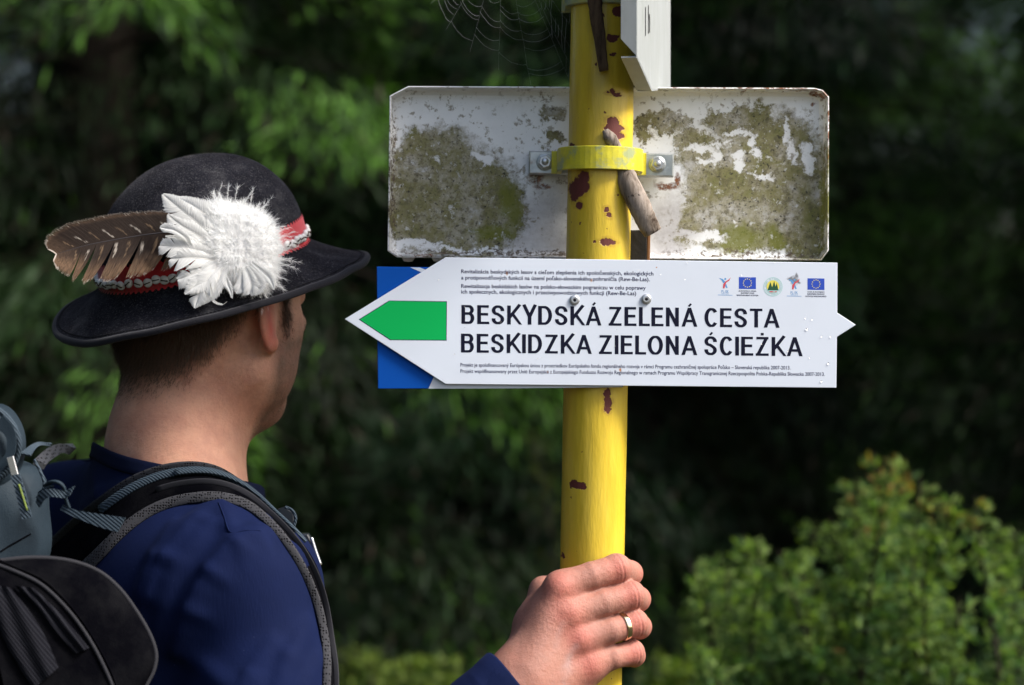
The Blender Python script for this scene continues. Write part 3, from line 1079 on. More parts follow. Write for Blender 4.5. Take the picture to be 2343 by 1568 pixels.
clamp(368, 0.0325, 0.0098, M_CLAMP.m, 'yellow clamp band round the post, bolted to a galvanised rail')
M_CLAMP2 = NT('weathered_clamp', (0.35, 0.36, 0.22), 0.5)
m = M_CLAMP2
co = m.coord()
m.col(m.ramp(m.noise(co, 70, 5, 0.7), [(0.4, (0.20, 0.24, 0.17)), (0.6, (0.38, 0.36, 0.10))]))
clamp(-14, 0.0265, 0.0125, M_CLAMP2.m, 'grey green clamp band round the top of the post, cut by the picture edge', rail=False, thick=0.006)

# ------------------------------------------------------------------ sign seen almost edge-on at the top
M_TOPS = NT('chalky_white_sheet', (0.62, 0.64, 0.64), 0.5)
m = M_TOPS
co = m.coord(scale=(1, 1, 0.3))
c = m.ramp(m.noise(co, 60, 6, 0.7), [(0.4, (0.34, 0.36, 0.36)), (0.65, (0.30, 0.32, 0.31)), (0.78, (0.20, 0.21, 0.18))])
m.col(c)
m.bump(m.noise(co, 80, 4), 0.3, 0.001)
A1, A2, A3, A4, A5 = P(1457, -330, 1.735), P(1457, 129, 1.735), P(1491, 205.5, 1.835), P(1533.5, 201, 1.99), P(1533.5, -330, 1.99)
nrm = (A2 - A1).cross(A5 - A1).normalized()
if nrm.x < 0: nrm = -nrm
Fv = -nrm * 0.0126
edge = [A1, A2, A3, A4, A5]
top = empty('angled_sign', A2)
tag(top, 'white metal sign seen nearly edge-on at the top right of the post', 'sign')
V = [p for p in edge] + [p - nrm * 0.0015 for p in edge]
F = [(0, 1, 2, 3, 4), (9, 8, 7, 6, 5)] + [(i, (i + 1) % 5, (i + 1) % 5 + 5, i + 5) for i in range(5)]
keep(obj('face', mesh_from('face', V, F, M_TOPS.m, smooth=False)), top)


def fold(name, p, q, cut0, cut1, depth=0.0126):
    """rim folded back from edge p-q, its free corners cut"""
    d = (q - p)
    L = d.length; d.normalize()
    f = -nrm * depth
    inw = nrm.cross(d).normalized() * 0.0012
    a, b = p - nrm * 0.0002, q - nrm * 0.0002
    pts = [a, b, b + f - d * cut1, a + f + d * cut0]
    V = pts + [x - inw for x in pts]
    F = [(0, 1, 2, 3), (7, 6, 5, 4)] + [(i, (i + 1) % 4, (i + 1) % 4 + 4, i + 4) for i in range(4)]
    keep(obj(name, mesh_from(name, V, F, M_TOPS.m, smooth=False)), top)


fold('rim', A1, A2, 0.0, 0.014)
fold('rim', A2, A3, 0.0, 0.004)
fold('rim', A3, A4, 0.004, 0.004)
# print on its face, strongly foreshortened
M_FADED = NT('faded_black_print', (0.06, 0.06, 0.06), 0.6)
ed = (A5 - A1).normalized(); ev = (A1 - A2).normalized()


def top_text(s, along, drop, size, name='lettering'):
    V, F = text2d(s, 0.01)
    o_ = A2 + ed * along + ev * drop + nrm * 0.0004
    V = [o_ + ed * (x * size) + ev * (y * size) for x, y, z in V]
    keep(obj(name, mesh_from(name, V, F, M_FADED.m, smooth=False)), top)


top_text('ŁKA', 0.120, 0.075, 0.040)
top_text('1 h', 0.05, 0.012, 0.034)
top_text('SZLAK', 0.05, 0.125, 0.04)

# ------------------------------------------------------------------ sticks wedged under the clamps
M_WOOD = NT('weathered_wood', (0.2, 0.16, 0.12), 0.85)
m = M_WOOD
co = m.coord(scale=(1, 1, 0.22))
w1 = m.ramp(m.noise(co, 90, 7, 0.75, 0.6), [(0.36, (0.05, 0.035, 0.025)), (0.46, (0.19, 0.155, 0.125)), (0.62, (0.34, 0.29, 0.25))])
m.col(m.mix(m.ramp(m.noise(m.coord(), 140, 4, 0.7), [(0.62, 0.0), (0.68, 0.9)]), w1, (0.03, 0.02, 0.018)))
m.bump(m.noise(co, 120, 6, 0.7), 0.8, 0.0012)
M_BROWNW = NT('dark_brown_wood', (0.09, 0.055, 0.03), 0.8)
m = M_BROWNW
co = m.coord(scale=(1, 1, 0.15))
m.col(m.ramp(m.noise(co, 110, 6, 0.7), [(0.35, (0.035, 0.022, 0.015)), (0.6, (0.13, 0.085, 0.05))]))
m.bump(m.noise(co, 130, 5), 0.7, 0.001)


def stick(name, pts, rad, mat, label, flat=0.8, n=14, seed=0):
    c = catmull(pts, 6)
    L = len(c)
    rs = []
    for i in range(L):
        t = i / (L - 1) * (len(rad) - 1)
        k = min(int(t), len(rad) - 2)
        rs.append(lerp(rad[k], rad[k + 1], t - k) * (1 + 0.09 * mnoise.noise(Vector((i * 0.55, seed, 0)))))
    V, F = tube(c, rs, n, True, flat, up=(0, 1, 0))
    V = [v + Vector([0.0007 * mnoise.noise(v * 160 + Vector((k * 9, 0, seed))) for k in range(3)]) for v in V]
    return tag(obj(name, mesh_from(name, V, F, mat)), label, 'stick')


stick('wedge_stick', [P(1384, 298, 1.819), P(1392, 312, 1.8195), P(1404, 330, 1.8225), P(1412, 355, 1.8265), P(1426, 388, 1.8305), P(1440, 425, 1.828), P(1462, 470, 1.828), P(1478, 505, 1.832), P(1493, 533, 1.834)],
      [0.0028, 0.0050, 0.0052, 0.0052, 0.0066, 0.0088, 0.0094, 0.0094, 0.0090, 0.0080], M_WOOD.m, 'grey weathered stick jammed between the yellow clamp and the post', seed=3)
stick('dark_wedge', [P(1362, -30, 1.812), P(1362, 20, 1.8125), P(1372, 90, 1.814), P(1381, 163, 1.815)],
      [0.0052, 0.0060, 0.0056, 0.0048, 0.0036], M_BROWNW.m, 'dark brown wooden wedge hanging below the topmost clamp', flat=0.45, seed=8)
bb = empty('rubber_block', P(1465, 570, 1.868))
tag(bb, 'black rubber block with a brown edge, between the post and the mossy sign', 'block')
M_RUBBER = NT('black_rubber', (0.02, 0.019, 0.018), 0.6)  # plain dark box for the black rubber piece behind the stick
m = M_RUBBER
m.bump(m.noise(m.coord(), 90, 6), 0.6, 0.002)
O = P(1462, 560, 1.868)
V, F = box(O, Vector((1, 0, 0)), PDIR, Vector((0, -1, 0)), -0.0085, 0.0062, -0.085, 0.012, -0.006, 0.007, 0.0008)
V = [v + Vector((mnoise.noise(v * 70) * 0.001, 0, mnoise.noise(v * 50) * 0.002)) for v in V]
keep(obj('rubber_face', mesh_from('rubber_face', V, F, M_RUBBER.m, smooth=False)), bb)
V, F = box(O, Vector((1, 0, 0)), PDIR, Vector((0, -1, 0)), 0.0063, 0.0092, -0.085, 0.010, -0.006, 0.006, 0.0006)
M_EDGE = NT('edge_brown', (0.20, 0.10, 0.045), 0.7)
keep(obj('brown_edge', mesh_from('brown_edge', V, F, M_EDGE.m, smooth=False)), bb)

# ------------------------------------------------------------------ spider web strung between the post and the air to its left
M_SILK = NT('spider_silk', (0.42, 0.44, 0.46), 0.6)
wr = random.Random(12)
hub = P(1150, -190, 1.80)
web_parts = []
ends = [P(1306, 10, 1.85), P(1306, 60, 1.85), P(1305, 110, 1.85), P(1305, 150, 1.85), P(1304, 185, 1.85), P(1215, 197, 1.89), P(1140, 160, 1.87), P(1075, 120, 1.83), P(1020, 70, 1.79), P(985, 10, 1.76)]
def silk(a, b, sag, n=7):
    return [a.lerp(b, k / n) - Vector((0, 0, sag * 4 * (k / n) * (1 - k / n))) + Vector([0.0006 * mnoise.noise(a.lerp(b, k / n) * 140 + Vector((q * 7.0, 0, 0))) for q in range(3)]) for k in range(n + 1)]
for e in ends:
    web_parts.append(tube(silk(hub, e, 0.004), 0.00004, 3, False))
for r_ in np.linspace(0.45, 0.98, 11):
    for a, b in zip(ends[:-1], ends[1:]):
        if wr.random() < 0.42: continue
        web_parts.append(tube(silk(hub.lerp(a, r_ + wr.uniform(-.02, .02)), hub.lerp(b, r_ + wr.uniform(-.02, .02)), 0.004), 0.00004 + 0.00004 * wr.random(), 3, False))
V, F = merge(*web_parts)
tag(obj('spider_web', mesh_from('spider_web', V, F, M_SILK.m)), 'torn spider web stretched from the upper left side of the yellow post', 'web')
# ------------------------------------------------------------------ distance-field modelling (for skin and cloth)
def A3(v):
    return np.array(v, np.float32)


def s_ell(p, c, r, R=None):
    q = p - A3(c)
    if R is not None: q = q @ R.T
    r = A3(r)
    k0 = np.linalg.norm(q / r, axis=-1)
    k1 = np.linalg.norm(q / (r * r), axis=-1) + 1e-9
    return k0 * (k0 - 1) / k1


def s_cone(p, a, b, r1, r2):
    a, b = A3(a), A3(b)
    pa = p - a
    ba = b - a
    h = np.clip((pa @ ba) / float(ba @ ba), 0, 1)
    return np.linalg.norm(pa - h[..., None] * ba, axis=-1) - (r1 + (r2 - r1) * h)


def smin(a, b, k):
    h = np.maximum(k - np.abs(a - b), 0) / k
    return np.minimum(a, b) - h * h * k * 0.25


def smax(a, b, k):
    return -smin(-a, -b, k)


def polygonise(fn, lo, hi, h, newton=1):
    lo, hi = np.array(lo, np.float64), np.array(hi, np.float64)
    n = np.ceil((hi - lo) / h).astype(int) + 1
    n = (np.ceil((n - 1) / 4).astype(int) * 4) + 1
    ax = [lo[k] + h * np.arange(n[k]) for k in range(3)]
    cax = [a[::4] for a in ax]
    G = np.stack(np.meshgrid(*cax, indexing='ij'), -1).astype(np.float32)
    cd_ = fn(G.reshape(-1, 3)).reshape(G.shape[:3])
    D = cd_
    for k in range(3):
        D = np.repeat(D, 4, axis=k)
    sl = [slice(0, n[k]) for k in range(3)]
    # nearest coarse sample
    idx = [np.minimum((np.arange(n[k]) + 2) // 4, len(cax[k]) - 1) for k in range(3)]
    D = cd_[np.ix_(*idx)].copy()
    near = np.abs(D) < 8 * h
    ii = np.argwhere(near)
    pts = (lo + ii * h).astype(np.float32)
    out = np.empty(len(pts), np.float32)
    for s in range(0, len(pts), 400000):
        out[s:s + 400000] = fn(pts[s:s + 400000])
    D[near] = out
    S = D < 0
    c = [S[i:n[0] - 1 + i, j:n[1] - 1 + j, k:n[2] - 1 + k] for i in (0, 1) for j in (0, 1) for k in (0, 1)]
    tot = sum(x.astype(np.int8) for x in c)
    cell = (tot > 0) & (tot < 8)
    ci = np.argwhere(cell)
    vid = -np.ones(cell.shape, np.int64)
    vid[cell] = np.arange(len(ci))
    acc = np.zeros((len(ci), 3)); cnt = np.zeros(len(ci))
    corners = [(i, j, k) for i in (0, 1) for j in (0, 1) for k in (0, 1)]
    for a in range(8):
        for b in range(a + 1, 8):
            ca, cb = np.array(corners[a]), np.array(corners[b])
            if np.abs(ca - cb).sum() != 1: continue
            da = D[tuple((ci + ca).T)]; db = D[tuple((ci + cb).T)]
            m = (da < 0) != (db < 0)
            t = np.where(m, da / (da - db + 1e-12), 0)
            acc += np.where(m[:, None], ca + (cb - ca) * t[:, None], 0)
            cnt += m
    V = lo + (ci + acc / cnt[:, None]) * h
    F = []
    for axn in range(3):
        o1, o2 = [(1, 2), (2, 0), (0, 1)][axn]
        sl0 = [slice(None)] * 3; sl1 = [slice(None)] * 3
        sl0[axn] = slice(0, -1); sl1[axn] = slice(1, None)
        a, b = S[tuple(sl0)], S[tuple(sl1)]
        e = np.argwhere(a != b)
        e = e[(e[:, o1] > 0) & (e[:, o2] > 0) & (e[:, o1] < n[o1] - 1) & (e[:, o2] < n[o2] - 1)]
        def g(d1, d2):
            q = e.copy(); q[:, o1] -= d1; q[:, o2] -= d2
            return vid[tuple(q.T)]
        quad = np.stack([g(1, 1), g(0, 1), g(0, 0), g(1, 0)], 1)
        flip = ~a[tuple(e.T)]
        quad[flip] = quad[flip][:, ::-1]
        F.append(quad)
    F = np.concatenate(F)
    F = F[(F >= 0).all(1)]
    V = V.astype(np.float32)
    for _ in range(newton):
        d0 = fn(V)
        g = np.stack([fn(V + A3([h * .5 if q == k else 0 for q in range(3)])) - d0 for k in range(3)], 1) / (h * .5)
        V = V - (d0 / np.maximum((g * g).sum(1), 0.3))[:, None] * g
    return V, F


def normals_of(fn, V, e=0.0008):
    g = np.stack([fn(V + A3([e if q == k else 0 for q in range(3)])) - fn(V - A3([e if q == k else 0 for q in range(3)])) for k in range(3)], 1)
    return g / (np.linalg.norm(g, axis=1, keepdims=True) + 1e-9)


def keep_faces(V, F, mask):
    """drop faces having any vertex with mask False"""
    F = F[mask[F].all(1)]
    used = np.unique(F)
    mp = -np.ones(len(V), np.int64); mp[used] = np.arange(len(used))
    return V[used], mp[F], used


def set_tint(me, name, C):
    a = me.color_attributes.new(name, 'FLOAT_COLOR', 'POINT')
    buf = np.ones((len(me.vertices), 4), np.float32)
    buf[:, :3] = C
    a.data.foreach_set('color', buf.ravel())


def vnoise(V, s, seed=0.0):
    """cheap smooth 3d noise from summed sines, -1..1"""
    x, y, z = (V[:, 0] * s + seed), (V[:, 1] * s + seed * 1.7), (V[:, 2] * s - seed)
    return (np.sin(x * 1.7 + 1.3 * np.sin(y * 1.1 + z)) + np.sin(y * 2.1 + 1.1 * np.sin(z * 1.3 + x * .7)) + np.sin(z * 1.9 + 1.2 * np.sin(x * .9 - y))) / 3


# ------------------------------------------------------------------ skeleton (world space)
YAW = math.radians(42)
PITCH = math.radians(8)
HO = Vector(P(470, 600, 1.95))
hpitch = math.radians(17)
Hf = Vector((math.sin(YAW) * math.cos(hpitch), math.cos(YAW) * math.cos(hpitch), math.sin(hpitch)))
Hr = Vector((math.cos(YAW), -math.sin(YAW), 0))
Hu = Hr.cross(Hf)
def HL(f, r, u):
    return HO + Hf * f + Hr * r + Hu * u
HC = np.array(P(477, 700, 1.95))
hf = np.array([math.sin(YAW) * math.cos(PITCH), math.cos(YAW) * math.cos(PITCH), math.sin(PITCH)])
hr = np.array([math.cos(YAW), -math.sin(YAW), 0])
hu = np.cross(hr, hf)
HR = np.stack([hf, hr, hu]).astype(np.float32)            # world -> head frame (forward, right, up)


def head_sdf(p):
    """p in world metres"""
    q = (p - HC.astype(np.float32)) @ HR.T * 1000.0
    a = np.abs(q[:, 1])
    qs = np.stack([q[:, 0], a, q[:, 2]], 1)
    d = s_ell(q, (-6, 0, 20), (91, 75, 86))
    d = smin(d, s_ell(q, (16, 0, -30), (62, 55, 74)), 34)                  # face mass
    d = smin(d, s_cone(qs, (-2, 50, -60), (38, 16, -95), 13, 16), 28)       # jaw line
    d = smin(d, s_ell(qs, (32, 41, -48), (24, 17, 36)), 24)                # cheek
    d = smin(d, s_ell(q, (40, 0, -97), (18, 22, 15)), 26)                  # chin
    d = smin(d, s_ell(qs, (44, 44, -22), (18, 12, 18)), 18)                # cheekbone
    d = smin(d, s_ell(q, (59, 0, 22), (21, 51, 14)), 22)                   # brow
    d = smax(d, -s_ell(qs, (86, 30, 2), (15, 16, 11)), 12)                 # eye socket
    d = smin(d, s_ell(qs, (72, 31, 1), (12, 14, 12)), 3)                   # eyeball under the lid
    d = smin(d, s_cone(q, (84, 0, 6), (103, 0, -28), 7.5, 9.5), 11)        # nose
    d = smin(d, s_ell(qs, (93, 11, -32), (9, 7, 6)), 7)                    # nostril wing
    d = smax(d, -s_ell(qs, (97, 7, -38), (5, 3.4, 5)), 3)
    d = smin(d, s_ell(q, (71, 0, -56), (13, 22, 7)), 9)                    # lips
    d = smin(d, s_ell(q, (70, 0, -65), (12, 19, 6)), 7)
    d = smax(d, -s_ell(q, (86, 0, -60.5), (11, 24, 1.5)), 3)
    # under the hat the skull stays inside the crown
    hq = (p - A3(HO)) @ A3([Hf, Hr, Hu]).T
    d = smax(d, np.minimum(s_ell(hq, (0, 0, 0), (.0965, .0805, .092)), hq[:, 2] + .008) * 1000, 6)
    # ears: a tilted shell with a hollow facing forward
    c, s = math.cos(math.radians(32)), math.sin(math.radians(32))
    R = A3([[c, s, 0.0], [-s, c, 0.0], [0, 0, 1]])
    R = R @ A3([[math.cos(.16), 0, -math.sin(.16)], [0, 1, 0], [math.sin(.16), 0, math.cos(.16)]])
    e = s_ell(qs, (-2, 79, -10), (19, 5.2, 31), np.linalg.inv(R).astype(np.float32))
    e = smin(e, s_cone(qs, (7, 70, -38), (4, 74, -34), 5.5, 6.5), 6)
    ca_ = s_ell(qs, (6, 85, -8), (12, 7, 19), np.linalg.inv(R).astype(np.float32))
    e = smax(e, -ca_, 3)
    d = smin(d, e, 5)
    return d / 1000.0


NB = np.array(P(405, 1010, 1.945))          # base of the neck
RS = np.array(P(562, 1352, 1.805))          # right shoulder joint
LS = np.array(P(150, 1235, 2.085))          # left shoulder joint
tr = (RS - LS); tr[2] = 0; tr /= np.linalg.norm(tr)
tf = np.array([-tr[1], tr[0], 0.0])         # chest direction
if tf[1] < 0: tf = -tf
TR = np.stack([tf, tr, np.array([0, 0, 1.0])]).astype(np.float32)
CH = (RS + LS) / 2 + tf * 0.025 + np.array([0, 0, -0.13])
HIP = CH + np.array([0, 0, -0.42]) - tf * 0.005
ELB = np.array(P(650, 2075, 1.73))
WR = np.array(P(1186, 1574, 1.788))
LEL = LS + np.array([0.0, 0.0, -0.29]) - tr * 0.05
LWR = LEL + np.array([0.02, 0.02, -0.25]) + tf * 0.07


def neck_sdf(p):
    d = s_cone(p, P(436, 800, 1.955), P(409, 960, 1.945), 0.0550, 0.0515)
    d = smin(d, s_cone(p, P(409, 960, 1.945), P(398, 1080, 1.945), 0.0515, 0.053), 0.02)
    # trapezius on both sides and the muscle strand running to the collar bone
    d = smin(d, s_cone(p, P(405, 1035, 1.935), RS + np.array([-0.040, 0.02, 0.012]), 0.042, 0.046), 0.045)
    d = smin(d, s_cone(p, P(388, 1062, 1.975), LS + np.array([0.03, -0.01, 0.0]), 0.042, 0.043), 0.05)
    return d


def torso_sdf(p, arms=True):
    d = s_ell(p, CH, (0.098, 0.155, 0.205), TR)
    d = smin(d, s_cone(p, CH + tf * 0.0 - A3([0, 0, .1]), HIP, 0.125, 0.13), 0.1)
    d = smin(d, s_ell(p, HIP, (0.115, 0.165, 0.14), TR), 0.08)
    d = smin(d, s_ell(p, RS + np.array([0, 0, 0.0]) + tr * 0.004, (0.052, 0.048, 0.054), TR), 0.035)
    d = smin(d, s_ell(p, LS + np.array([0, 0, 0.0]), (0.064, 0.058, 0.064), TR), 0.05)
    d = smin(d, s_ell(p, RS - tr * 0.085 - tf * 0.055 - A3([0, 0, .06]), (0.055, 0.085, 0.10), TR), 0.05)   # shoulder blade
    return d


def arm_sdf(p):
    d = s_cone(p, RS + tr * 0.006, RS * .62 + ELB * .38 + tf * 0.004, 0.0500, 0.0505)
    d = smin(d, s_cone(p, RS * .62 + ELB * .38, ELB, 0.053, 0.040), 0.02)
    d = smin(d, s_cone(p, ELB, ELB * .7 + WR * .3, 0.041, 0.043), 0.03)
    d = smin(d, s_cone(p, ELB * .7 + WR * .3, WR, 0.042, 0.0285), 0.03)
    l = s_cone(p, LS, LEL, 0.056, 0.040)
    l = smin(l, s_cone(p, LEL, LWR, 0.041, 0.028), 0.03)
    return np.minimum(d, l)


def body_sdf(p):
    d = smin(neck_sdf(p), torso_sdf(p), 0.05)
    d = smin(d, arm_sdf(p), 0.03)
    return d


def headneck_sdf(p):
    d = smin(head_sdf(p), neck_sdf(p), 0.030)
    return smin(d, torso_sdf(p), 0.05)


# ---- hand: joints read off the photograph, depths from the post they close on
J = {
    'index': [(1284, 1342, 1.797), (1352, 1318, 1.8030), (1410, 1301, 1.8130), (1441, 1312, 1.8400), (1424, 1322, 1.8700)],
    'middle': [(1304, 1402, 1.795), (1380, 1379, 1.8025), (1442, 1362, 1.8140), (1459, 1371, 1.8430), (1432, 1380, 1.8730)],
    'ring': [(1326, 1460, 1.797), (1396, 1442, 1.8035), (1450, 1426, 1.8150), (1462, 1434, 1.8440), (1435, 1442, 1.8720)],
    'pinky': [(1348, 1518, 1.802), (1400, 1504, 1.8065), (1444, 1493, 1.8185), (1450, 1500, 1.8430), (1428, 1506, 1.8640)],
}
FRD = {'index': (0.0122, 0.0117, 0.0119, 0.0106, 0.0086), 'middle': (0.0122, 0.0113, 0.0118, 0.0106, 0.0088),
       'ring': (0.0118, 0.0109, 0.0115, 0.0103, 0.0084), 'pinky': (0.0112, 0.0102, 0.0105, 0.0094, 0.0076)}
JW = {k: [np.array(P(*q)) for q in v] for k, v in J.items()}
WRC = WR


def hand_base(p):
    fingers = None
    palm = None
    order = ['index', 'middle', 'ring', 'pinky']
    for i, k in enumerate(order):
        j = JW[k]; r = FRD[k]
        d = s_cone(p, j[0], j[1], r[0] * 0.98, r[1])
        d = smin(d, s_cone(p, j[1], j[2], r[1], r[2] * 0.98), 0.0012)
        d = smin(d, s_ell(p, j[2] + np.array([0, 0.0005, 0]), (r[2] * 1.02, r[2] * 1.02, r[2] * 1.0)), 0.0030)
        d = smin(d, s_cone(p, j[2], j[3], r[2] * 0.98, r[3]), 0.0025)
        d = smin(d, s_cone(p, j[3], j[4], r[3], r[4]), 0.0025)
        # creases over the middle joint
        ax = (j[2] - j[1]) / np.linalg.norm(j[2] - j[1])
        s = (p - j[2].astype(np.float32)) @ ax.astype(np.float32)
        back = 1 / (1 + np.exp((p[:, 1] - j[2][1] + 0.001) * 1500))
        for o_, w_, a_ in ((0.0005, 0.0008, 0.0006), (0.0036, 0.0006, 0.0002), (-0.0030, 0.0006, 0.0002)):
            d = d + a_ * np.exp(-((s - o_) / w_) ** 2) * back
        fingers = d if fingers is None else smin(fingers, d, 0.0028)
        # metacarpal to the wrist
        w = WRC + np.array(P(1171 + (i - 1.5) * 6, 784 + (i - 1.5) * 14, 1.785)) - np.array(P(1171, 784, 1.785))
        base = w + np.array([0, -0.004 + 0.002 * i, 0])
        m_ = s_cone(p, j[0] + np.array([-0.002, 0.004, -0.001]), base, r[0] * 1.04, 0.0165)
        palm = m_ if palm is None else smin(palm, m_, 0.012)
        # knuckle
        kn = s_ell(p, j[0] + np.array([0.0005, -0.0042, 0.0]), (0.0105, 0.0085, 0.0092))
        palm = smin(palm, kn, 0.011)
    # web between the roots
    for a, b in zip(order[:-1], order[1:]):
        palm = smin(palm, s_cone(p, JW[a][0] * .30 + JW[a][1] * .70 + np.array([0, .0060, 0]), JW[b][0] * .30 + JW[b][1] * .70 + np.array([0, .0060, 0]), 0.0066, 0.0066), 0.005)
        palm = smin(palm, s_cone(p, JW[a][0] * .7 + JW[a][1] * .3 + np.array([0, .0035, 0]), JW[b][0] * .7 + JW[b][1] * .3 + np.array([0, .0035, 0]), 0.0090, 0.0090), 0.008)
    # heel and ball of the palm, pressed on the left of the post
    palm = smin(palm, s_cone(p, P(1262, 1420, 1.812), P(1255, 1530, 1.805), 0.016, 0.018), 0.02)
    palm = smin(palm, s_cone(p, P(1330, 1530, 1.812), P(1275, 1590, 1.80), 0.014, 0.018), 0.02)
    # thumb: metacarpal down the left edge, then round the far side
    t0, t1, t2, t3, t4 = P(1205, 1535, 1.802), P(1222, 1430, 1.818), P(1243, 1352, 1.832), P(1283, 1334, 1.868), P(1335, 1330, 1.889)
    th = s_cone(p, t0, t1, 0.0175, 0.0150)
    th = smin(th, s_cone(p, t1, t2, 0.0145, 0.0112), 0.012)
    th = smin(th, s_cone(p, t2, t3, 0.0112, 0.0105), 0.006)
    th = smin(th, s_cone(p, t3, t4, 0.0105, 0.0088), 0.005)
    palm = smin(palm, s_cone(p, P(1262, 1375, 1.812), P(1235, 1440, 1.808), 0.0100, 0.0150), 0.016)
    palm = smin(palm, th, 0.012)
    wrist = s_cone(p, WRC, WRC + (ELB - WRC) / np.linalg.norm(ELB - WRC) * 0.09, 0.0270, 0.0300)
    palm = smin(palm, wrist, 0.028)
    d = smin(palm, fingers, 0.0055)
    # tendons fan
    for i, k in enumerate(order):
        d = smin(d, s_cone(p, JW[k][0] + np.array([-0.004, -0.0070, -0.003]), WRC * .75 + JW[k][0] * .25 + np.array([0, -0.0190, 0]), 0.0024, 0.0016), 0.016)
    # the hand cannot enter the post
    q = p - A3(PB)
    ax = A3(PDIR)
    rad = np.linalg.norm(q - (q @ ax)[:, None] * ax, axis=1)
    return smax(d, (PR - 0.0004) - rad, 0.003)


VEINS = []
def hand_sdf(p):
    d = hand_base(p)
    for a, b, r in VEINS:
        d = smin(d, s_cone(p, a, b, r, r), 0.0022)
    return d
for pts_ in () and ([(1200, 1500), (1238, 1470), (1262, 1430), (1290, 1400)], [(1225, 1560), (1262, 1520), (1290, 1470), (1312, 1440)], [(1262, 1520), (1300, 1515), (1335, 1492)], [(1238, 1470), (1245, 1430), (1262, 1385)]):
    cs_ = []
    for x, y in pts_:
        dr_ = np.array(P(x, y, 1.0) - CAM); o_ = np.array(CAM)
        ts = np.linspace(1.72, 1.9, 300)
        pv = (o_ + ts[:, None] * dr_).astype(np.float32)
        i = np.nonzero(hand_base(pv) < 0)[0]
        if len(i): cs_.append(pv[i[0]].astype(float) + np.array([0, 0.0006, 0]))
    for a, b in zip(cs_[:-1], cs_[1:]): VEINS.append((a, b, 0.0011))


# ------------------------------------------------------------------ skin
M_SKIN = NT('skin', (0.6, 0.35, 0.26), 0.58)
m = M_SKIN
vc = m.n('ShaderNodeVertexColor', layer_name='tint')
co = m.coord()
v1 = m.mix(m.ramp(m.noise(co, 45, 6, 0.65), [(0.4, 0.0), (0.65, 0.45)]), vc.outputs[0], (0.40, 0.165, 0.115))
v1 = m.mix(m.ramp(m.noise(co, 600, 3, 0.6), [(0.5, 0.0), (0.75, 0.25)]), v1, (0.36, 0.19, 0.14))
m.col(v1)
m.b.inputs['Subsurface Weight'].default_value = 0.22
m.b.inputs['Subsurface Radius'].default_value = (1.0, 0.35, 0.18)
m.b.inputs['Subsurface Scale'].default_value = 0.006
m.b.inputs['Specular IOR Level'].default_value = 0.32
m.bump(m.math('ADD', m.noise(co, 300, 7, 0.7), m.math('MULTIPLY', m.noise(co, 70, 4), 1.2)), 0.8, 0.0010)
SKIN0 = np.array([0.53, 0.290, 0.195])

person = empty('person', (CH[0], CH[1], 0.0))
tag(person, 'man seen from behind in a navy long-sleeved shirt, gripping the yellow post', 'person')

VH, FH = polygonise(headneck_sdf, HC + np.array([-0.17, -0.15, -0.31]), HC + np.array([0.16, 0.15, 0.125]), 0.0022)
VN, FN = polygonise(hand_sdf, np.array(P(1040, 1690, 1.76)) * [1, 0, 1] + [0, 1.735, 0], np.array(P(1520, 1250, 1.83)) * [1, 0, 1] + [0, 1.93, 0], 0.00115)
# legs and the rest under the clothes, coarse
FT = HIP + tf * 0.0
def legs_sdf(p):
    d = None
    for s in (-1, 1):
        h0 = HIP + tr * 0.085 * s - A3([0, 0, .05]); kn = HIP + tr * 0.10 * s + tf * 0.015; kn[2] = 0.49
        an = HIP + tr * 0.11 * s - tf * 0.02; an[2] = 0.09
        e = smin(s_cone(p, h0, kn, 0.088, 0.056), s_cone(p, kn, an, 0.056, 0.040), 0.03)
        d = e if d is None else smin(d, e, 0.03)
    return d
def under_sdf(p):
    d = smin(torso_sdf(p), arm_sdf(p), 0.03)
    return smin(d, legs_sdf(p), 0.05)
VB, FB = polygonise(under_sdf, CH + np.array([-0.5, -0.4, -1.35]), CH + np.array([0.5, 0.45, 0.25]), 0.016, 1)
# left hand, hanging
def lhand_sdf(p):
    a = LWR; dn = np.array([0.02, 0.03, -1.0]); dn /= np.linalg.norm(dn); fwd = tf
    d = s_cone(p, a + dn * -0.03, a + dn * 0.03, 0.026, 0.026)
    for i in range(4):
        k0 = a + dn * 0.085 + fwd * (0.032 - 0.021 * i); L = (0.068, 0.078, 0.072, 0.056)[i]
        d = smin(d, s_cone(p, a + dn * 0.01 + fwd * (0.014 - 0.01 * i), k0, 0.015, 0.011), 0.012)
        f = s_cone(p, k0, k0 + dn * L * .55 + tr * 0.004, 0.0098, 0.0088)
        f = smin(f, s_cone(p, k0 + dn * L * .55 + tr * 0.004, k0 + dn * L * .95 + tr * 0.022, 0.0088, 0.0074), 0.003)
        d = smin(d, f, 0.005)
    th0 = a + dn * 0.015 + fwd * 0.022
    d = smin(d, s_cone(p, th0, th0 + dn * 0.045 + fwd * 0.032, 0.014, 0.0115), 0.012)
    return smin(d, s_cone(p, th0 + dn * 0.045 + fwd * 0.032, th0 + dn * 0.078 + fwd * 0.036 + tr * .01, 0.0112, 0.009), 0.004)
VL, FL = polygonise(lhand_sdf, LWR + [-0.12, -0.12, -0.22], LWR + [0.12, 0.12, 0.05], 0.0032)

# ---- tints
def near(V, c, r):
    return np.exp(-((V - np.array(c)) ** 2).sum(1) / (r * r))


nH, nN = len(VH), len(VN)
T = np.tile(SKIN0 * np.array([1.24, 1.22, 1.20]), (nH, 1))
q = (VH - HC) @ HR.T * 1000
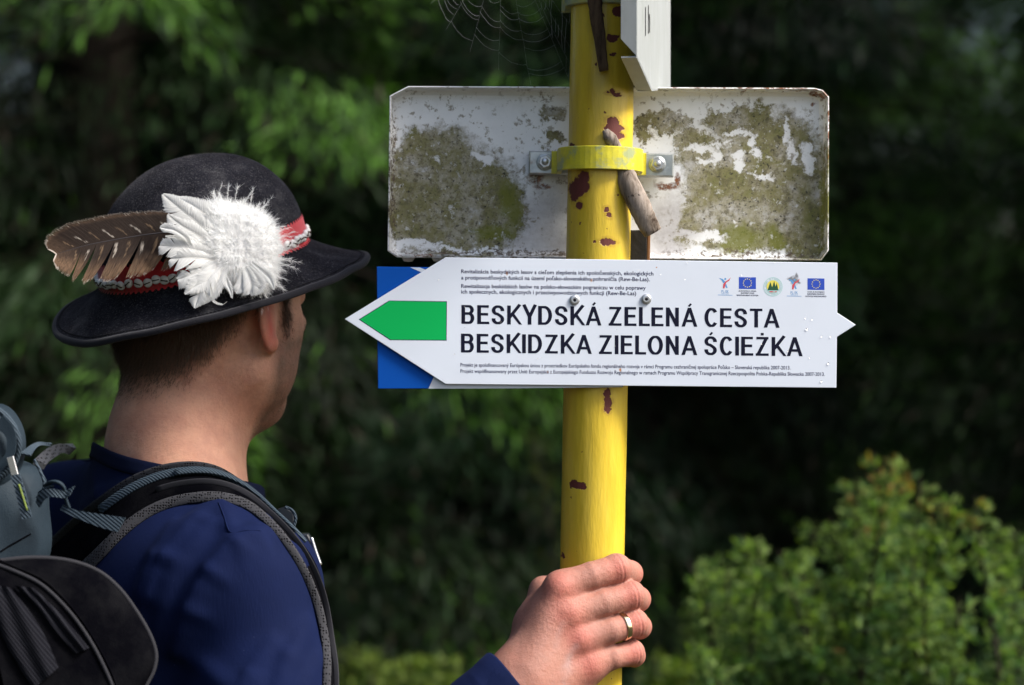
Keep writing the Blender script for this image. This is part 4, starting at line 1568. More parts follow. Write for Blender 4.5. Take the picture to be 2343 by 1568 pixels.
# the back of the neck is ruddier; ear's backlit glow painted red
ear = np.exp(-(((q[:, 0] + 1) / 20) ** 2 + ((np.abs(q[:, 1]) - 84) / 10) ** 2 + ((q[:, 2] + 12) / 34) ** 2))
T = T * (1 - 0.92 * ear[:, None]) + np.array([0.56, 0.085, 0.06]) * 0.92 * ear[:, None]
ruddy = np.clip(1 - np.abs(q[:, 2] + 105) / 60, 0, 1) * (q[:, 0] < 25) * (1.3 + 0.9 * vnoise(VH, 60, 5.0))
ruddy = np.clip(ruddy, 0, 1.6)
T = T * (1 - 0.35 * ruddy[:, None]) + np.array([0.56, 0.26, 0.17]) * 0.35 * ruddy[:, None]
nz = vnoise(VH, 160) * 0.5 + vnoise(VH, 420, 3) * 0.5
# cropped hair: dense on top, fading down the nape and before the ear
def hair_density(q, nz):
    base = -62 + 0.0 * q[:, 0]
    lowline = np.interp(q[:, 0], [-85, -62, -22, -8], [-78, -72, -26, 8]) + 5 * nz
    dn = np.clip((q[:, 2] - lowline) / 40, 0, 1)
    earcut = np.exp(-(((q[:, 0] - 2) / 13) ** 2 + ((q[:, 2] + 15) / 40) ** 2))
    dn = dn * (1 - np.clip(1.5 * earcut, 0, 1))
    side = (q[:, 0] > 2)
    # sideburn in front of the ear
    sb = np.exp(-(((q[:, 0] - 31) / 7) ** 2)) * np.clip((q[:, 2] + 38) / 22, 0, 1)
    dn = np.where(side, np.where(q[:, 2] > 20, np.clip((30 - q[:, 0]) / 20 + .3, 0, 1), 0), dn)
    return np.clip(np.maximum(dn, sb * side * 1.0), 0, 1)
hd = hair_density(q, nz)
k = np.clip(hd * 1.05 + 0.12 * nz * (hd > 0.02), 0, 1)[:, None] * 0.86
T = T * (1 - k) + np.array([0.045, 0.026, 0.017]) * k
# stubble on jaw, cheek and chin
st = np.clip((q[:, 0] - 6) / 16, 0, 1) * np.clip((-14 - q[:, 2]) / 26, 0, 1) * np.clip((q[:, 2] + 140) / 20, 0, 1) * (np.abs(q[:, 1]) < 90)
k = np.clip(st * (0.90 + 0.25 * nz), 0, 0.90)[:, None]
T = T * (1 - k) + np.array([0.16, 0.10, 0.07]) * k
br = np.exp(-(((q[:, 0] - 84) / 14) ** 2 + ((np.abs(q[:, 1]) - 32) / 20) ** 2 + ((q[:, 2] - 20) / 4.5) ** 2))[:, None]
T = T * (1 - .8 * br) + np.array([0.05, 0.03, 0.02]) * .8 * br
lp = np.exp(-(((q[:, 0] - 83) / 9) ** 2 + (q[:, 1] / 22) ** 2 + ((q[:, 2] + 60) / 9) ** 2))[:, None]
T = T * (1 - .6 * lp) + np.array([0.45, 0.16, 0.13]) * .6 * lp

TN_ = np.tile(SKIN0 * np.array([0.62, 0.52, 0.58]), (nN, 1))
for kf in JW:
    j = JW[kf]
    for c, r, a in ((j[0] + np.array([-0.002, -0.010, 0]), 0.0125, 0.95), (j[2] + np.array([0.0, -0.009, 0]), 0.010, 0.75), (j[3] + np.array([0.006, 0, 0]), 0.012, 0.4)):
        g = near(VN, c, r)[:, None] * a
        TN_ = TN_ * (1 - g) + np.array([0.40, 0.085, 0.065]) * g
    ax = (j[2] - j[1]) / np.linalg.norm(j[2] - j[1])
    s = (VN - j[2]) @ ax
    cr = (np.exp(-((s - 0.0005) / 0.0009) ** 2) * near(VN, j[2] + np.array([0, -0.01, 0]), 0.011))[:, None] * 0.8
    TN_ = TN_ * (1 - cr) + np.array([0.36, 0.10, 0.08]) * cr
# dips between the knuckles run darker and browner, two veins cooler
mott = np.clip(vnoise(VN, 75, 1.0) * 0.5 + 0.3, 0, 1)[:, None] * 0.22
TN_ = TN_ * (1 - mott) + np.array([0.47, 0.27, 0.20]) * mott
for a, b in (((1235, 1540), (1290, 1425)), ((1262, 1560), (1318, 1478)), ((1290, 1570), (1300, 1500))):
    pa, pb = np.array(P(*a, 1.78)), np.array(P(*b, 1.785))
    ba = pb - pa
    h = np.clip(((VN - pa) @ ba) / (ba @ ba), 0, 1)
    dd = np.linalg.norm((VN - pa - h[:, None] * ba) * [1, 0.3, 1] + np.stack([0.0015 * np.sin(h * 9), h * 0, h * 0], 1), axis=1)
    g = np.exp(-(dd / 0.0030) ** 2)[:, None] * 0.5
    TN_ = TN_ * (1 - g) + np.array([0.34, 0.25, 0.24]) * g

V = np.concatenate([VH, VN, VB, VL]); F = np.concatenate([FH, FN + nH, FB + nH + nN, FL + nH + nN + len(VB)])
body = fast_mesh('body', V, F, M_SKIN.m)
set_tint(body, 'tint', np.concatenate([T, TN_, np.tile(SKIN0, (len(VB), 1)), np.tile(SKIN0, (len(VL), 1))]))
body_o = keep(obj('body', body), person)

# ---- cropped hair as fine bristles, child of the person
nrmH = normals_of(headneck_sdf, VH)
dens = hd * (q[:, 2] < 40)
pick = RNG.random(nH)
idx = np.nonzero((dens > 0.03))[0]
reps = RNG.choice(idx, 42000, p=dens[idx] / dens[idx].sum())
stb = np.nonzero(st > 0.15)[0]
reps2 = RNG.choice(stb, 12000)
def bristles(rep, V, N, L, wdt, lay):
    n = len(rep)
    b = V[rep] + RNG.normal(0, 0.0011, (n, 3))
    nn_ = N[rep]
    b = b - nn_ * 0.0004
    d = nn_ * lay[0] + lay[1][None] + RNG.normal(0, 0.22, (n, 3))
    d /= np.linalg.norm(d, axis=1, keepdims=True)
    s = np.cross(d, RNG.normal(size=(n, 3))); s /= np.linalg.norm(s, axis=1, keepdims=True)
    L = L[:, None]
    V3 = np.stack([b - s * wdt, b + s * wdt, b + d * L], 1).reshape(-1, 3)
    return V3, np.arange(3 * n).reshape(n, 3)
down = (-hu * 0.75 - hf * 0.25)
Lh = 0.0020 + 0.0085 * np.clip(dens[reps], 0, 1) * RNG.uniform(.7, 1.2, len(reps))
v1_, f1_ = bristles(reps, VH, nrmH, Lh, 0.00015, (0.45, down))
v2_, f2_ = bristles(reps2, VH, nrmH, RNG.uniform(0.0008, 0.0022, len(reps2)), 0.00007, (1.0, -hu * 0.5))
M_HAIR = NT('short_brown_hair', (0.095, 0.058, 0.035), 0.5)
keep(obj('hair', fast_mesh('hair', v1_, f1_, M_HAIR.m, smooth=False)), person)['kind'] = 'stuff'
M_STUB = NT('stubble', (0.075, 0.045, 0.030), 0.5)
keep(obj('stubble', fast_mesh('stubble', v2_, f2_, M_STUB.m, smooth=False)), person)['kind'] = 'stuff'

# ------------------------------------------------------------------ shirt
M_SHIRT = NT('navy_jersey', (0.010, 0.018, 0.085), 0.82)
m = M_SHIRT
co = m.coord()
c = m.ramp(m.noise(co, 9, 4, 0.6), [(0.3, (0.0024, 0.0056, 0.026)), (0.7, (0.0040, 0.0088, 0.042))])
lint = m.ramp(m.noise(co, 520, 1, 0.5), [(0.80, 0.0), (0.83, 1.0)])
c = m.mix(m.math('MULTIPLY', lint, 0.35), c, (0.10, 0.13, 0.26))
m.col(c)
m.b.inputs['Sheen Weight'].default_value = 0.02
m.b.inputs['Sheen Roughness'].default_value = 0.5
m.b.inputs['Sheen Tint'].default_value = (0.25, 0.35, 0.9, 1)
wv = m.n('ShaderNodeTexWave', wave_type='BANDS', bands_direction='X', wave_profile='SIN')
wv.inputs['Scale'].default_value = 210
wv.inputs['Distortion'].default_value = 0.5
mp = m.n('ShaderNodeMapping'); mp.inputs['Rotation'].default_value = (0, 0.05, math.radians(-55))
tc = m.n('ShaderNodeTexCoord'); m.l(tc.outputs['Object'], mp.inputs[0]); m.l(mp.outputs[0], wv.inputs['Vector'])
m.b.inputs['Specular IOR Level'].default_value = 0.08
m.bump(m.math('ADD', m.math('MULTIPLY', wv.outputs['Fac'], 0.04), m.noise(m.coord(scale=(1, 1, 0.12)), 600, 4)), 0.35, 0.0005)

n0 = P(190, 1010, 1.985); n1 = P(405, 1052, 1.872); n2 = P(548, 1096, 1.915)
NCN = np.array((n1 - n0).cross(n2 - n0).normalized())
if NCN[2] < 0: NCN = -NCN
NC0 = np.array(n1)
CUFF = WR + (ELB - WR) / np.linalg.norm(ELB - WR) * 0.006
CUFN = (WR - ELB) / np.linalg.norm(WR - ELB)
seam_a, seam_b = np.array(P(497, 1140, 1.80)), np.array(P(560, 1300, 1.74))


def crease(p, a, b, amp, wd):
    """soft fold ridge along segment a-b"""
    a, b = A3(a), A3(b)
    ba = b - a
    h = np.clip(((p - a) @ ba) / float(ba @ ba), -0.15, 1.15)
    dist = np.linalg.norm(p - a - h[:, None] * ba, axis=1)
    return amp * np.exp(-(dist / wd) ** 2) * np.clip(1.15 - np.abs(h - .5) * 1.3, 0, 1)


STEPS = []
def stepfold(p, a, b, amp):
    """cloth overlapping along a-b: sharp on its left, easing away on its right as seen by the camera"""
    a, b = A3(a), A3(b)
    ba = b - a
    h = ((p - a) @ ba) / float(ba @ ba)
    w_ = np.clip((h + .25) / .25, 0, 1) * np.clip((1.25 - h) / .25, 0, 1)
    nx, nz = -ba[2], ba[0]
    L = math.hypot(nx, nz)
    if nx < 0: nx, nz = -nx, -nz
    s = ((p[:, 0] - a[0]) * nx + (p[:, 2] - a[2]) * nz) / L
    prof = np.where(s > 0, np.exp(-(s / 0.020) ** 2), np.exp(-(s / 0.0035) ** 2))
    near_ = np.exp(-((np.linalg.norm(p - a - np.clip(h, 0, 1)[:, None] * ba, axis=1)) / 0.05) ** 2)
    return amp * prof * w_ * near_


FOLDS = []
def shirt_base(p):
    d = smin(neck_sdf(p), torso_sdf(p), 0.06)
    a = arm_sdf(p)
    d = smin(d, a - 0.002, 0.018)
    return d - 0.0065


def shirt_sdf(p):
    d = shirt_base(p)
    for a, b, amp, wd in FOLDS:
        d = d - crease(p, a, b, amp, wd)
    for a, b, amp in STEPS:
        d = d - stepfold(p, a, b, amp)
    # gathered cloth around elbow, waist and the strap
    w = 0.0016 * np.sin(p[:, 2] * 75 + 3 * np.sin(p[:, 0] * 14) + p[:, 1] * 20) * np.clip((1.35 - p[:, 2]) * 4, 0, 1)
    return d - w


def cast(x, y, fn, off=0.0, lo=1.4, hi=2.4, default=None):
    """first point of surface fn met by the line of sight"""
    dr_ = np.array(P(x, y, 1.0) - CAM); o_ = np.array(CAM)
    ts = np.linspace(lo, hi, 500)
    pts = (o_ + ts[:, None] * dr_).astype(np.float32)
    v = fn(pts) - off
    i = np.nonzero(v < 0)[0]
    if len(i) == 0:
        i = int(np.argmin(v)); return pts[i].astype(float)
    i = i[0]
    t = ts[i] if i == 0 else ts[i - 1] + (ts[i] - ts[i - 1]) * v[i - 1] / (v[i - 1] - v[i])
    return o_ + t * dr_


# folds drawn where the photograph shows them: from the arm pit up over the shoulder, and down the sleeve
for pts_, amp, wd in (([(500, 1146), (520, 1190), (528, 1222)], 0.0050, 0.0075), ([(500, 1146), (430, 1205), (330, 1330)], 0.0042, 0.0085),
                      ([(600, 1216), (535, 1235), (440, 1370), (390, 1470)], 0.0040, 0.012), ([(600, 1212), (690, 1270), (740, 1390)], 0.0030, 0.008),
                      ([(470, 1215), (400, 1310), (360, 1440)], 0.0032, 0.010), ([(420, 1200), (350, 1300), (320, 1400)], 0.0030, 0.009),
                      ([(700, 1440), (660, 1520), (640, 1600)], 0.0026, 0.010), ([(740, 1480), (700, 1560), (690, 1620)], 0.0024, 0.008),
                      ([(455, 1520), (520, 1570), (600, 1590)], 0.0028, 0.012), ([(250, 1170), (300, 1150), (380, 1140)], 0.0025, 0.008),
                      ([(215, 1100), (240, 1150), (250, 1230)], 0.0022, 0.010)):
    h3 = [cast(x, y, shirt_base) for x, y in pts_]
    for a, b in zip(h3[:-1], h3[1:]):
        FOLDS.append((a, b, amp * 1.5, wd * .72))

for pts_, amp in (([(590, 1213), (528, 1232), (470, 1300), (425, 1390), (398, 1490)], 0.0042), ([(500, 1146), (440, 1185), (370, 1270), (330, 1370)], 0.0032),
                  ([(395, 1195), (345, 1270), (315, 1360)], 0.0024), ([(700, 1420), (650, 1500), (620, 1600)], 0.0020), ([(620, 1460), (560, 1540), (540, 1620)], 0.0018),
                  ([(300, 1105), (230, 1120), (190, 1150)], 0.0018)):
    h3 = [cast(x, y, shirt_base) for x, y in pts_]
    for a, b in zip(h3[:-1], h3[1:]):
        STEPS.append((a, b, amp))

VS, FS = polygonise(shirt_sdf, CH + np.array([-0.34, -0.34, -0.58]), np.array([P(1180, 1400, 1.8).x, CH[1] + 0.30, P(1000, 900, 1.9).z]), 0.0042)
_bk = np.array(P(345, 1045, 1.87)) - NB; _bk = _bk[:2] / np.linalg.norm(_bk[:2])
_h = (VS - NB)[:, :2]; _h = _h / (np.linalg.norm(_h, axis=1, keepdims=True) + 1e-9)
okm = ((VS - NC0) @ NCN < -0.004 - 0.0085 * np.maximum(0, _h @ _bk) ** 2) & ((VS - CUFF) @ CUFN < 0.0) & (VS[:, 2] > CH[2] - 0.52)
VS, FS, _ = keep_faces(VS, FS, okm)
keep(obj('shirt', fast_mesh('shirt', VS, FS, M_SHIRT.m)), person)

# collar rib: walk round the neck in the neckline plane
cN = Vector(NCN); c0 = Vector(NB) - cN * (Vector(NB) - Vector(NC0)).dot(cN)
eu = Vector((1, 0, 0)); eu = (eu - cN * eu.dot(cN)).normalized(); ev_ = cN.cross(eu)
BK = Vector((P(345, 1045, 1.87) - Vector(NB)).xy).normalized()
def dip(v):
    h = Vector((v.x, v.y)).normalized()
    return -0.0085 * max(0.0, h.dot(BK)) ** 2
def ring_pts(fn, off, shift, n=90):
    out = []
    for k in range(n):
        a = 2 * math.pi * k / n
        d = eu * math.cos(a) + ev_ * math.sin(a)
        rr_ = np.linspace(0.03, 0.22, 380)
        base_ = c0 + cN * (shift + dip(d))
        pts = (np.array(base_)[None] + rr_[:, None] * np.array(d)[None]).astype(np.float32)
        v = fn(pts) - off
        i = np.nonzero(v > 0)[0]
        out.append(base_ + d * float(rr_[i[0]] if len(i) else 0.15))
    return out
M_RIB = NT('navy_ribbing', (0.0025, 0.0052, 0.021), 0.85)
m = M_RIB
m.bump(m.noise(m.coord(scale=(1, 1, 0.2)), 500, 3), 0.5, 0.0006)
prof = [(-0.014, 0.0005), (-0.0125, 0.0026), (-0.009, 0.0022), (-0.004, 0.0028), (-0.0012, 0.0026), (0.0, 0.0012), (-0.001, -0.0012), (-0.006, -0.0022)]
rings_ = [ring_pts(shirt_base, 0.0003, s_) for s_, o_ in prof]
V, F = [], []
n = 90
for k in range(n):
    for (s_, o_), rg in zip(prof, rings_):
        V.append(rg[k] + (rg[k] - c0).normalized() * o_)
kk = len(prof)
for k in range(n):
    for j in range(kk):
        j2 = (j + 1) % kk; k2 = (k + 1) % n
        F.append((k * kk + j, k2 * kk + j, k2 * kk + j2, k * kk + j2))
keep(obj('collar', mesh_from('collar', V, F, M_RIB.m)), person)
# cuff: a hem standing a little off the wrist
cf = Vector(CUFF); cx_ = Vector(CUFN); ca1 = cx_.orthogonal().normalized(); ca2 = cx_.cross(ca1)
V, F = [], []
prof = [(-0.030, 0.0385), (-0.020, 0.0392), (-0.0185, 0.0386), (-0.008, 0.0380), (0.004, 0.0378), (0.0055, 0.0370), (0.004, 0.0360), (-0.010, 0.0350)]
n = 48
for k in range(n):
    a = 2 * math.pi * k / n
    for s_, r_ in prof:
        wob = 0.0010 * math.sin(a * 3 + s_ * 120)
        V.append(cf + cx_ * (s_ + 0.002 * math.sin(a * 2)) + (ca1 * math.cos(a) + ca2 * math.sin(a)) * (r_ + wob))
kk = len(prof)
for k in range(n):
    for j in range(kk - 1):
        k2 = (k + 1) % n
        F.append((k * kk + j, k2 * kk + j, k2 * kk + j + 1, k * kk + j + 1))
keep(obj('cuff', mesh_from('cuff', V, F, M_SHIRT.m)), person)
# sleeve seam, a fine raised stitch line
def tube_on(px, fn, r, mat, name, parent, off=0.0, sub=6, n=6):
    pts = catmull([Vector(cast(x, y, fn, off)) for x, y in px], sub)
    V, F = tube(pts, r, n)
    return keep(obj(name, mesh_from(name, V, F, mat)), parent)
tube_on([(500, 1150), (512, 1180), (527, 1218), (560, 1214), (596, 1214)], shirt_sdf, 0.0007, M_SHIRT.m, 'sleeve_seam', person)

# trousers and boots, below the picture
M_TROU = NT('dark_trousers', (0.03, 0.03, 0.028), 0.85)
def trouser_sdf(p):
    return smin(legs_sdf(p), s_ell(p, HIP, (0.115, 0.165, 0.14), TR), 0.05) - 0.014
VT, FT_ = polygonise(trouser_sdf, HIP + np.array([-0.3, -0.3, -1.0]), HIP + np.array([0.3, 0.3, 0.12]), 0.012)
VT, FT_, _ = keep_faces(VT, FT_, (VT[:, 2] > 0.09) & (VT[:, 2] < HIP[2] + 0.09))
keep(obj('trousers', fast_mesh('trousers', VT, FT_, M_TROU.m)), person)
M_BOOT = NT('brown_boots', (0.06, 0.035, 0.02), 0.6)
for s in (-1, 1):
    an = HIP + tr * 0.11 * s - tf * 0.02
    def boot(p, an=an):
        a = an.copy(); a[2] = 0.14
        b = an.copy(); b[2] = 0.05
        d = s_cone(p, a, b, 0.056, 0.052)
        d = smin(d, s_cone(p, b - tf * 0.02, b + tf * 0.17, 0.050, 0.045), 0.03)
        return smax(d, 0.004 - p[:, 2], 0.004)
    c_ = an.copy(); c_[2] = 0.1
    v_, f_ = polygonise(boot, c_ + [-0.3, -0.3, -0.12], c_ + [0.3, 0.3, 0.12], 0.009)
    keep(obj('boot', fast_mesh('boot', v_, f_, M_BOOT.m)), person)

# ------------------------------------------------------------------ finger ring
M_GOLD = NT('gold', (0.82, 0.70, 0.48), 0.16, Metallic=1.0)
j = JW['ring']
axr = Vector(j[2] - j[1]).normalized()
cR = Vector(j[1] * 0.48 + j[2] * 0.52)
a1 = axr.orthogonal().normalized(); a2 = axr.cross(a1)
prof = [(-0.0024, 0.01085), (-0.0024, 0.01175), (-0.0016, 0.01205), (0.0016, 0.01205), (0.0024, 0.01175), (0.0024, 0.01085)]
V, F = [], []
n = 64
for k in range(n):
    a = 2 * math.pi * k / n
    for s_, r_ in prof:
        V.append(cR + axr * s_ + (a1 * math.cos(a) + a2 * math.sin(a)) * r_)
for k in range(n):
    for q_ in range(6):
        q2 = (q_ + 1) % 6; k2 = (k + 1) % n
        F.append((k * 6 + q_, k2 * 6 + q_, k2 * 6 + q2, k * 6 + q2))
tag(obj('finger_ring', mesh_from('finger_ring', V, F, M_GOLD.m)), "plain gold band on the ring finger of the gripping hand", 'ring')
# ------------------------------------------------------------------ hat (local frame: forward, right, up; metres)
M_FELT = NT('black_felt', (0.022, 0.022, 0.027), 0.95)
m = M_FELT
co = m.coord()
c = m.ramp(m.noise(co, 28, 5, 0.7), [(0.35, (0.006, 0.006, 0.008)), (0.55, (0.014, 0.014, 0.018)), (0.72, (0.040, 0.040, 0.043))])
c = m.mix(m.ramp(m.noise(co, 620, 2, 0.6), [(0.55, 0.0), (0.70, 0.6)]), c, (0.085, 0.082, 0.085))
m.col(c)
m.b.inputs['Sheen Weight'].default_value = 0.06
m.b.inputs['Sheen Roughness'].default_value = 0.35
m.b.inputs['Sheen Tint'].default_value = (0.75, 0.76, 0.85, 1)
m.b.inputs['Specular IOR Level'].default_value = 0.0
m.bump(m.math('ADD', m.noise(co, 900, 4, 0.7), m.math('MULTIPLY', m.noise(co, 120, 3), 0.5)), 0.55, 0.0008)
M_BIND = NT('brim_binding', (0.014, 0.014, 0.018), 0.8)
m = M_BIND
m.b.inputs['Sheen Weight'].default_value = 0.08
m.bump(m.noise(m.coord(), 700, 3), 0.5, 0.0005)

hat = empty('felt_hat', HO)
tag(hat, 'black felt highlander hat with feathers and a shell ribbon on the man\'s head', 'hat')
NT_ = 144


def oval(th, a, b):
    return a * math.cos(th), b * math.sin(th)


# crown
V, F = [], []
prof = []
HT = 0.0955
for k in range(30):
    s = k / 29
    hgt = HT * math.sin(s * math.pi / 2) ** 1.0
    rr_ = max(0.0, 1 - (hgt / HT) ** 2.35) ** (1 / 2.15)
    prof.append((rr_, hgt))
for rr_, hgt in prof:
    for j in range(NT_):
        th = 2 * math.pi * j / NT_
        f, r = oval(th, 0.099 * rr_, 0.083 * rr_)
        bulge = 1 + 0.02 * math.sin(hgt / HT * math.pi)
        # top sits a little towards the front; faint hand-shaped dents
        dn = 0.0012 * mnoise.noise(Vector((f * 22, r * 22, hgt * 22)))
        V.append(HL(f * bulge + 0.004 * (hgt / HT), r * bulge, hgt + dn))
for k in range(29):
    for j in range(NT_):
        j2 = (j + 1) % NT_
        F.append((k * NT_ + j, k * NT_ + j2, (k + 1) * NT_ + j2, (k + 1) * NT_ + j))
keep(obj('crown', mesh_from('hat_crown', V, F, M_FELT.m)), hat)


# brim: falls away from the crown then flattens; tail end dips, sides lift a touch
def brim_pt(th, s, dz=0.0):
    c = math.cos(th)
    a0, b0 = oval(th, 0.099, 0.083)
    a1, b1 = oval(th, 0.1555 if c > 0 else 0.150, 0.134)
    f = a0 + (a1 - a0) * s
    r = b0 + (b1 - b0) * s
    sn = math.sin(th)
    fall = 0.0275 + 0.0085 * max(c, 0) ** 2 + 0.0065 * max(-c, 0) - 0.003 * sn ** 2 - 0.010 * max(-sn, 0) * max(-c, 0)
    z = -fall * (s ** 0.85) + 0.002 * s ** 4
    z += 0.0025 * math.sin(3 * th + .5) * s * s + 0.0012 * mnoise.noise(Vector((f * 25, r * 25, 3)))
    return HL(f, r, z + dz)


V, F = [], []
NS = 16
for side, dz in ((0, 0.0014), (1, -0.0016)):
    for k in range(NS + 1):
        for j in range(NT_):
            V.append(brim_pt(2 * math.pi * j / NT_, k / NS, dz if k > 0 else dz))
for side in (0, 1):
    o = side * (NS + 1) * NT_
    for k in range(NS):
        for j in range(NT_):
            j2 = (j + 1) % NT_
            q = (o + k * NT_ + j, o + k * NT_ + j2, o + (k + 1) * NT_ + j2, o + (k + 1) * NT_ + j)
            F.append(q if side else q[::-1])
keep(obj('brim', mesh_from('hat_brim', V, F, M_FELT.m)), hat)
# binding tape folded over the edge, with its line of stitches
V, F = [], []
prof = [(0.925, 0.0017), (0.932, 0.0022), (0.990, 0.0023), (1.004, 0.0012), (1.005, -0.0010), (0.99, -0.0026), (0.905, -0.0024), (0.895, -0.0019)]
for j in range(NT_ * 2):
    th = math.pi * j / NT_
    for s, dz in prof:
        V.append(brim_pt(th, s, dz))
kk = len(prof)
for j in range(NT_ * 2):
    j2 = (j + 1) % (NT_ * 2)
    for q in range(kk - 1):
        F.append((j * kk + q, j * kk + q + 1, j2 * kk + q + 1, j2 * kk + q))
bnd = keep(obj('binding', mesh_from('brim_binding', V, F, M_BIND.m)), hat)
M_STITCH = NT('dark_thread', (0.010, 0.010, 0.012), 0.7)
parts_ = []
for j in range(260):
    th = 2 * math.pi * j / 260
    parts_.append(tube([brim_pt(th, 0.872, 0.0018), brim_pt(th + 0.008, 0.871, 0.0024), brim_pt(th + 0.016, 0.872, 0.0018)], 0.0004, 4, False))
V, F = merge(*parts_)
so = obj('stitching', mesh_from('stitching', V, F, M_STITCH.m)); keep(so, bnd); so['kind'] = 'stuff'

# felt fuzz on the crown's outline
n = 9000
th = RNG.uniform(0, 2 * np.pi, n); sc_ = RNG.uniform(0, 1, n) ** 0.8
hh = HT * np.sin(sc_ * np.pi / 2)
rr_ = np.maximum(0, 1 - (hh / HT) ** 2.35) ** (1 / 2.15) * (1 + 0.02 * np.sin(hh / HT * np.pi))
FM = np.array([Hf, Hr, Hu])
base_ = np.stack([0.099 * rr_ * np.cos(th) + 0.004 * hh / HT, 0.083 * rr_ * np.sin(th), hh], 1)
nn_ = np.stack([np.cos(th) * rr_ / 0.099, np.sin(th) * rr_ / 0.083, hh / HT / HT * 1.2], 1)
nn_ /= np.linalg.norm(nn_, axis=1, keepdims=True)
d_ = nn_ * 0.7 + RNG.normal(0, 0.6, (n, 3)); d_ /= np.linalg.norm(d_, axis=1, keepdims=True)
s_ = np.cross(d_, RNG.normal(size=(n, 3))); s_ /= np.linalg.norm(s_, axis=1, keepdims=True)
L_ = RNG.uniform(0.0006, 0.0019, n)[:, None]
Vl = np.stack([base_ - s_ * 0.00006, base_ + s_ * 0.00006, base_ + d_ * L_], 1).reshape(-1, 3)
Vw = Vl @ FM + np.array(HO)
M_FUZZ = NT('felt_fuzz', (0.11, 0.105, 0.11), 0.8)
fo = obj('fuzz', fast_mesh('fuzz', Vw, np.arange(3 * n).reshape(n, 3), M_FUZZ.m, smooth=False)); keep(fo, hat); fo['kind'] = 'stuff'

# ribbon with pinked edges
M_RIBBON = NT('red_ribbon', (0.52, 0.028, 0.035), 0.6)
m = M_RIBBON
m.bump(m.noise(m.coord(), 800, 3), 0.4, 0.0004)
m.b.inputs['Sheen Weight'].default_value = 0.3
NZ = 400
def crown_pt(th, hgt, out):
    if hgt >= 0:
        rr_ = (1 - (hgt / HT) ** 2.35) ** (1 / 2.15) * (1 + 0.02 * math.sin(hgt / HT * math.pi))
        f, r = oval(th, 0.099 * rr_ + out, 0.083 * rr_ + out)
        return HL(f, r, hgt)
    s = min(1, -hgt / 0.030)
    p = brim_pt(th, s * .45, 0.0018)
    return p
V, F = [], []
levels = [0.0, 0.12, 0.5, 0.88, 1.0]
for j in range(NZ):
    th = 2 * math.pi * j / NZ
    zig = 0.0011 if j % 4 < 2 else -0.0011
    ztop = 0.0225 + zig
    zbot = -0.0035 - zig
    for l in levels:
        z = zbot + (ztop - zbot) * l
        V.append(crown_pt(th, z, 0.0016 + 0.0006 * math.sin(th * 5)))
kk = len(levels)
for j in range(NZ):
    j2 = (j + 1) % NZ
    for q in range(kk - 1):
        F.append((j * kk + q, j2 * kk + q, j2 * kk + q + 1, j * kk + q + 1))
rb = keep(obj('ribbon', mesh_from('ribbon', V, F, M_RIBBON.m)), hat)
# cowrie shells threaded along it
M_SHELL = NT('cowrie_shell', (0.74, 0.72, 0.68), 0.25)
M_SLIT = NT('shell_mouth', (0.05, 0.03, 0.02), 0.7)
V, F = [], []
nu, nv = 12, 8
for i in range(nv + 1):
    ph = math.pi * i / nv
    for j in range(nu):
        a = 2 * math.pi * j / nu
        x = 0.0045 * math.sin(ph) * math.cos(a)
        y = 0.0041 * math.sin(ph) * math.sin(a) * (1.0 + 0.15 * math.cos(a))
        z = 0.0027 * math.cos(ph)
        if z > 0 and abs(y) < 0.0011: z -= 0.0006 * (1 - abs(y) / 0.0011)
        V.append((x, y, z))
for i in range(nv):
    for j in range(nu):
        j2 = (j + 1) % nu
        F.append((i * nu + j, (i + 1) * nu + j, (i + 1) * nu + j2, i * nu + j2))
F.append(tuple(range(nu)))
sv, sf = box(Vector((0, 0, 0)), Vector((1, 0, 0)), Vector((0, 1, 0)), Vector((0, 0, 1)), -0.0030, 0.0030, -0.00042, 0.00042, 0.0010, 0.00285)
nb_ = len(F)
V2, F2 = merge((V, F), (sv, sf))
shell_me = mesh_from('cowrie', V2, F2, [M_SHELL.m, M_SLIT.m], midx=[0] * nb_ + [1] * len(sf))
NSH = 66
for j in range(NSH):
    th = 2 * math.pi * (j + 0.25 * math.sin(j * 7.1)) / NSH
    zc = 0.0068 + 0.0010 * math.sin(j * 2.3)
    p = crown_pt(th, zc, 0.0030)
    p2 = crown_pt(th + 0.03, zc, 0.0030)
    tx = (p2 - p).normalized()
    nz_ = (p - HL(0, 0, zc)).normalized()
    nz_ = (nz_ - tx * nz_.dot(tx)).normalized()
    ty = nz_.cross(tx)
    rot = Matrix((tx, ty, nz_)).transposed().to_4x4() @ Matrix.Rotation(0.5 * math.sin(j * 3.7), 4, 'Z')
    o = bpy.data.objects.new('cowrie', shell_me)
    COL.objects.link(o)
    o.parent = rb
    o.matrix_parent_inverse = rb.matrix_world.inverted()
    o.matrix_basis = Matrix.Translation(p) @ rot

# ------------------------------------------------------------------ feathers
def feather_mat(name, rough=0.55, sub=0.0):
    m = NT(name, rough=rough)
    a = m.n('ShaderNodeVertexColor', layer_name='feather_colour')
    m.l(a.outputs[0], m.b.inputs['Base Color'])
    tr = m.n('ShaderNodeBsdfTranslucent')
    m.l(a.outputs[0], tr.inputs[0])
    ms = m.n('ShaderNodeMixShader'); ms.inputs[0].default_value = 0.45
    m.l(m.b.outputs[0], ms.inputs[1]); m.l(tr.outputs[0], ms.inputs[2])
    m.l(ms.outputs[0], m.t.nodes['Material Output'].inputs[0])
    return m.m


M_FEATH = feather_mat('feather_vane', 0.6)
M_QUILL = NT('quill', (0.025, 0.020, 0.020), 0.35)
M_QUILLW = NT('white_quill', (0.72, 0.70, 0.66), 0.35)


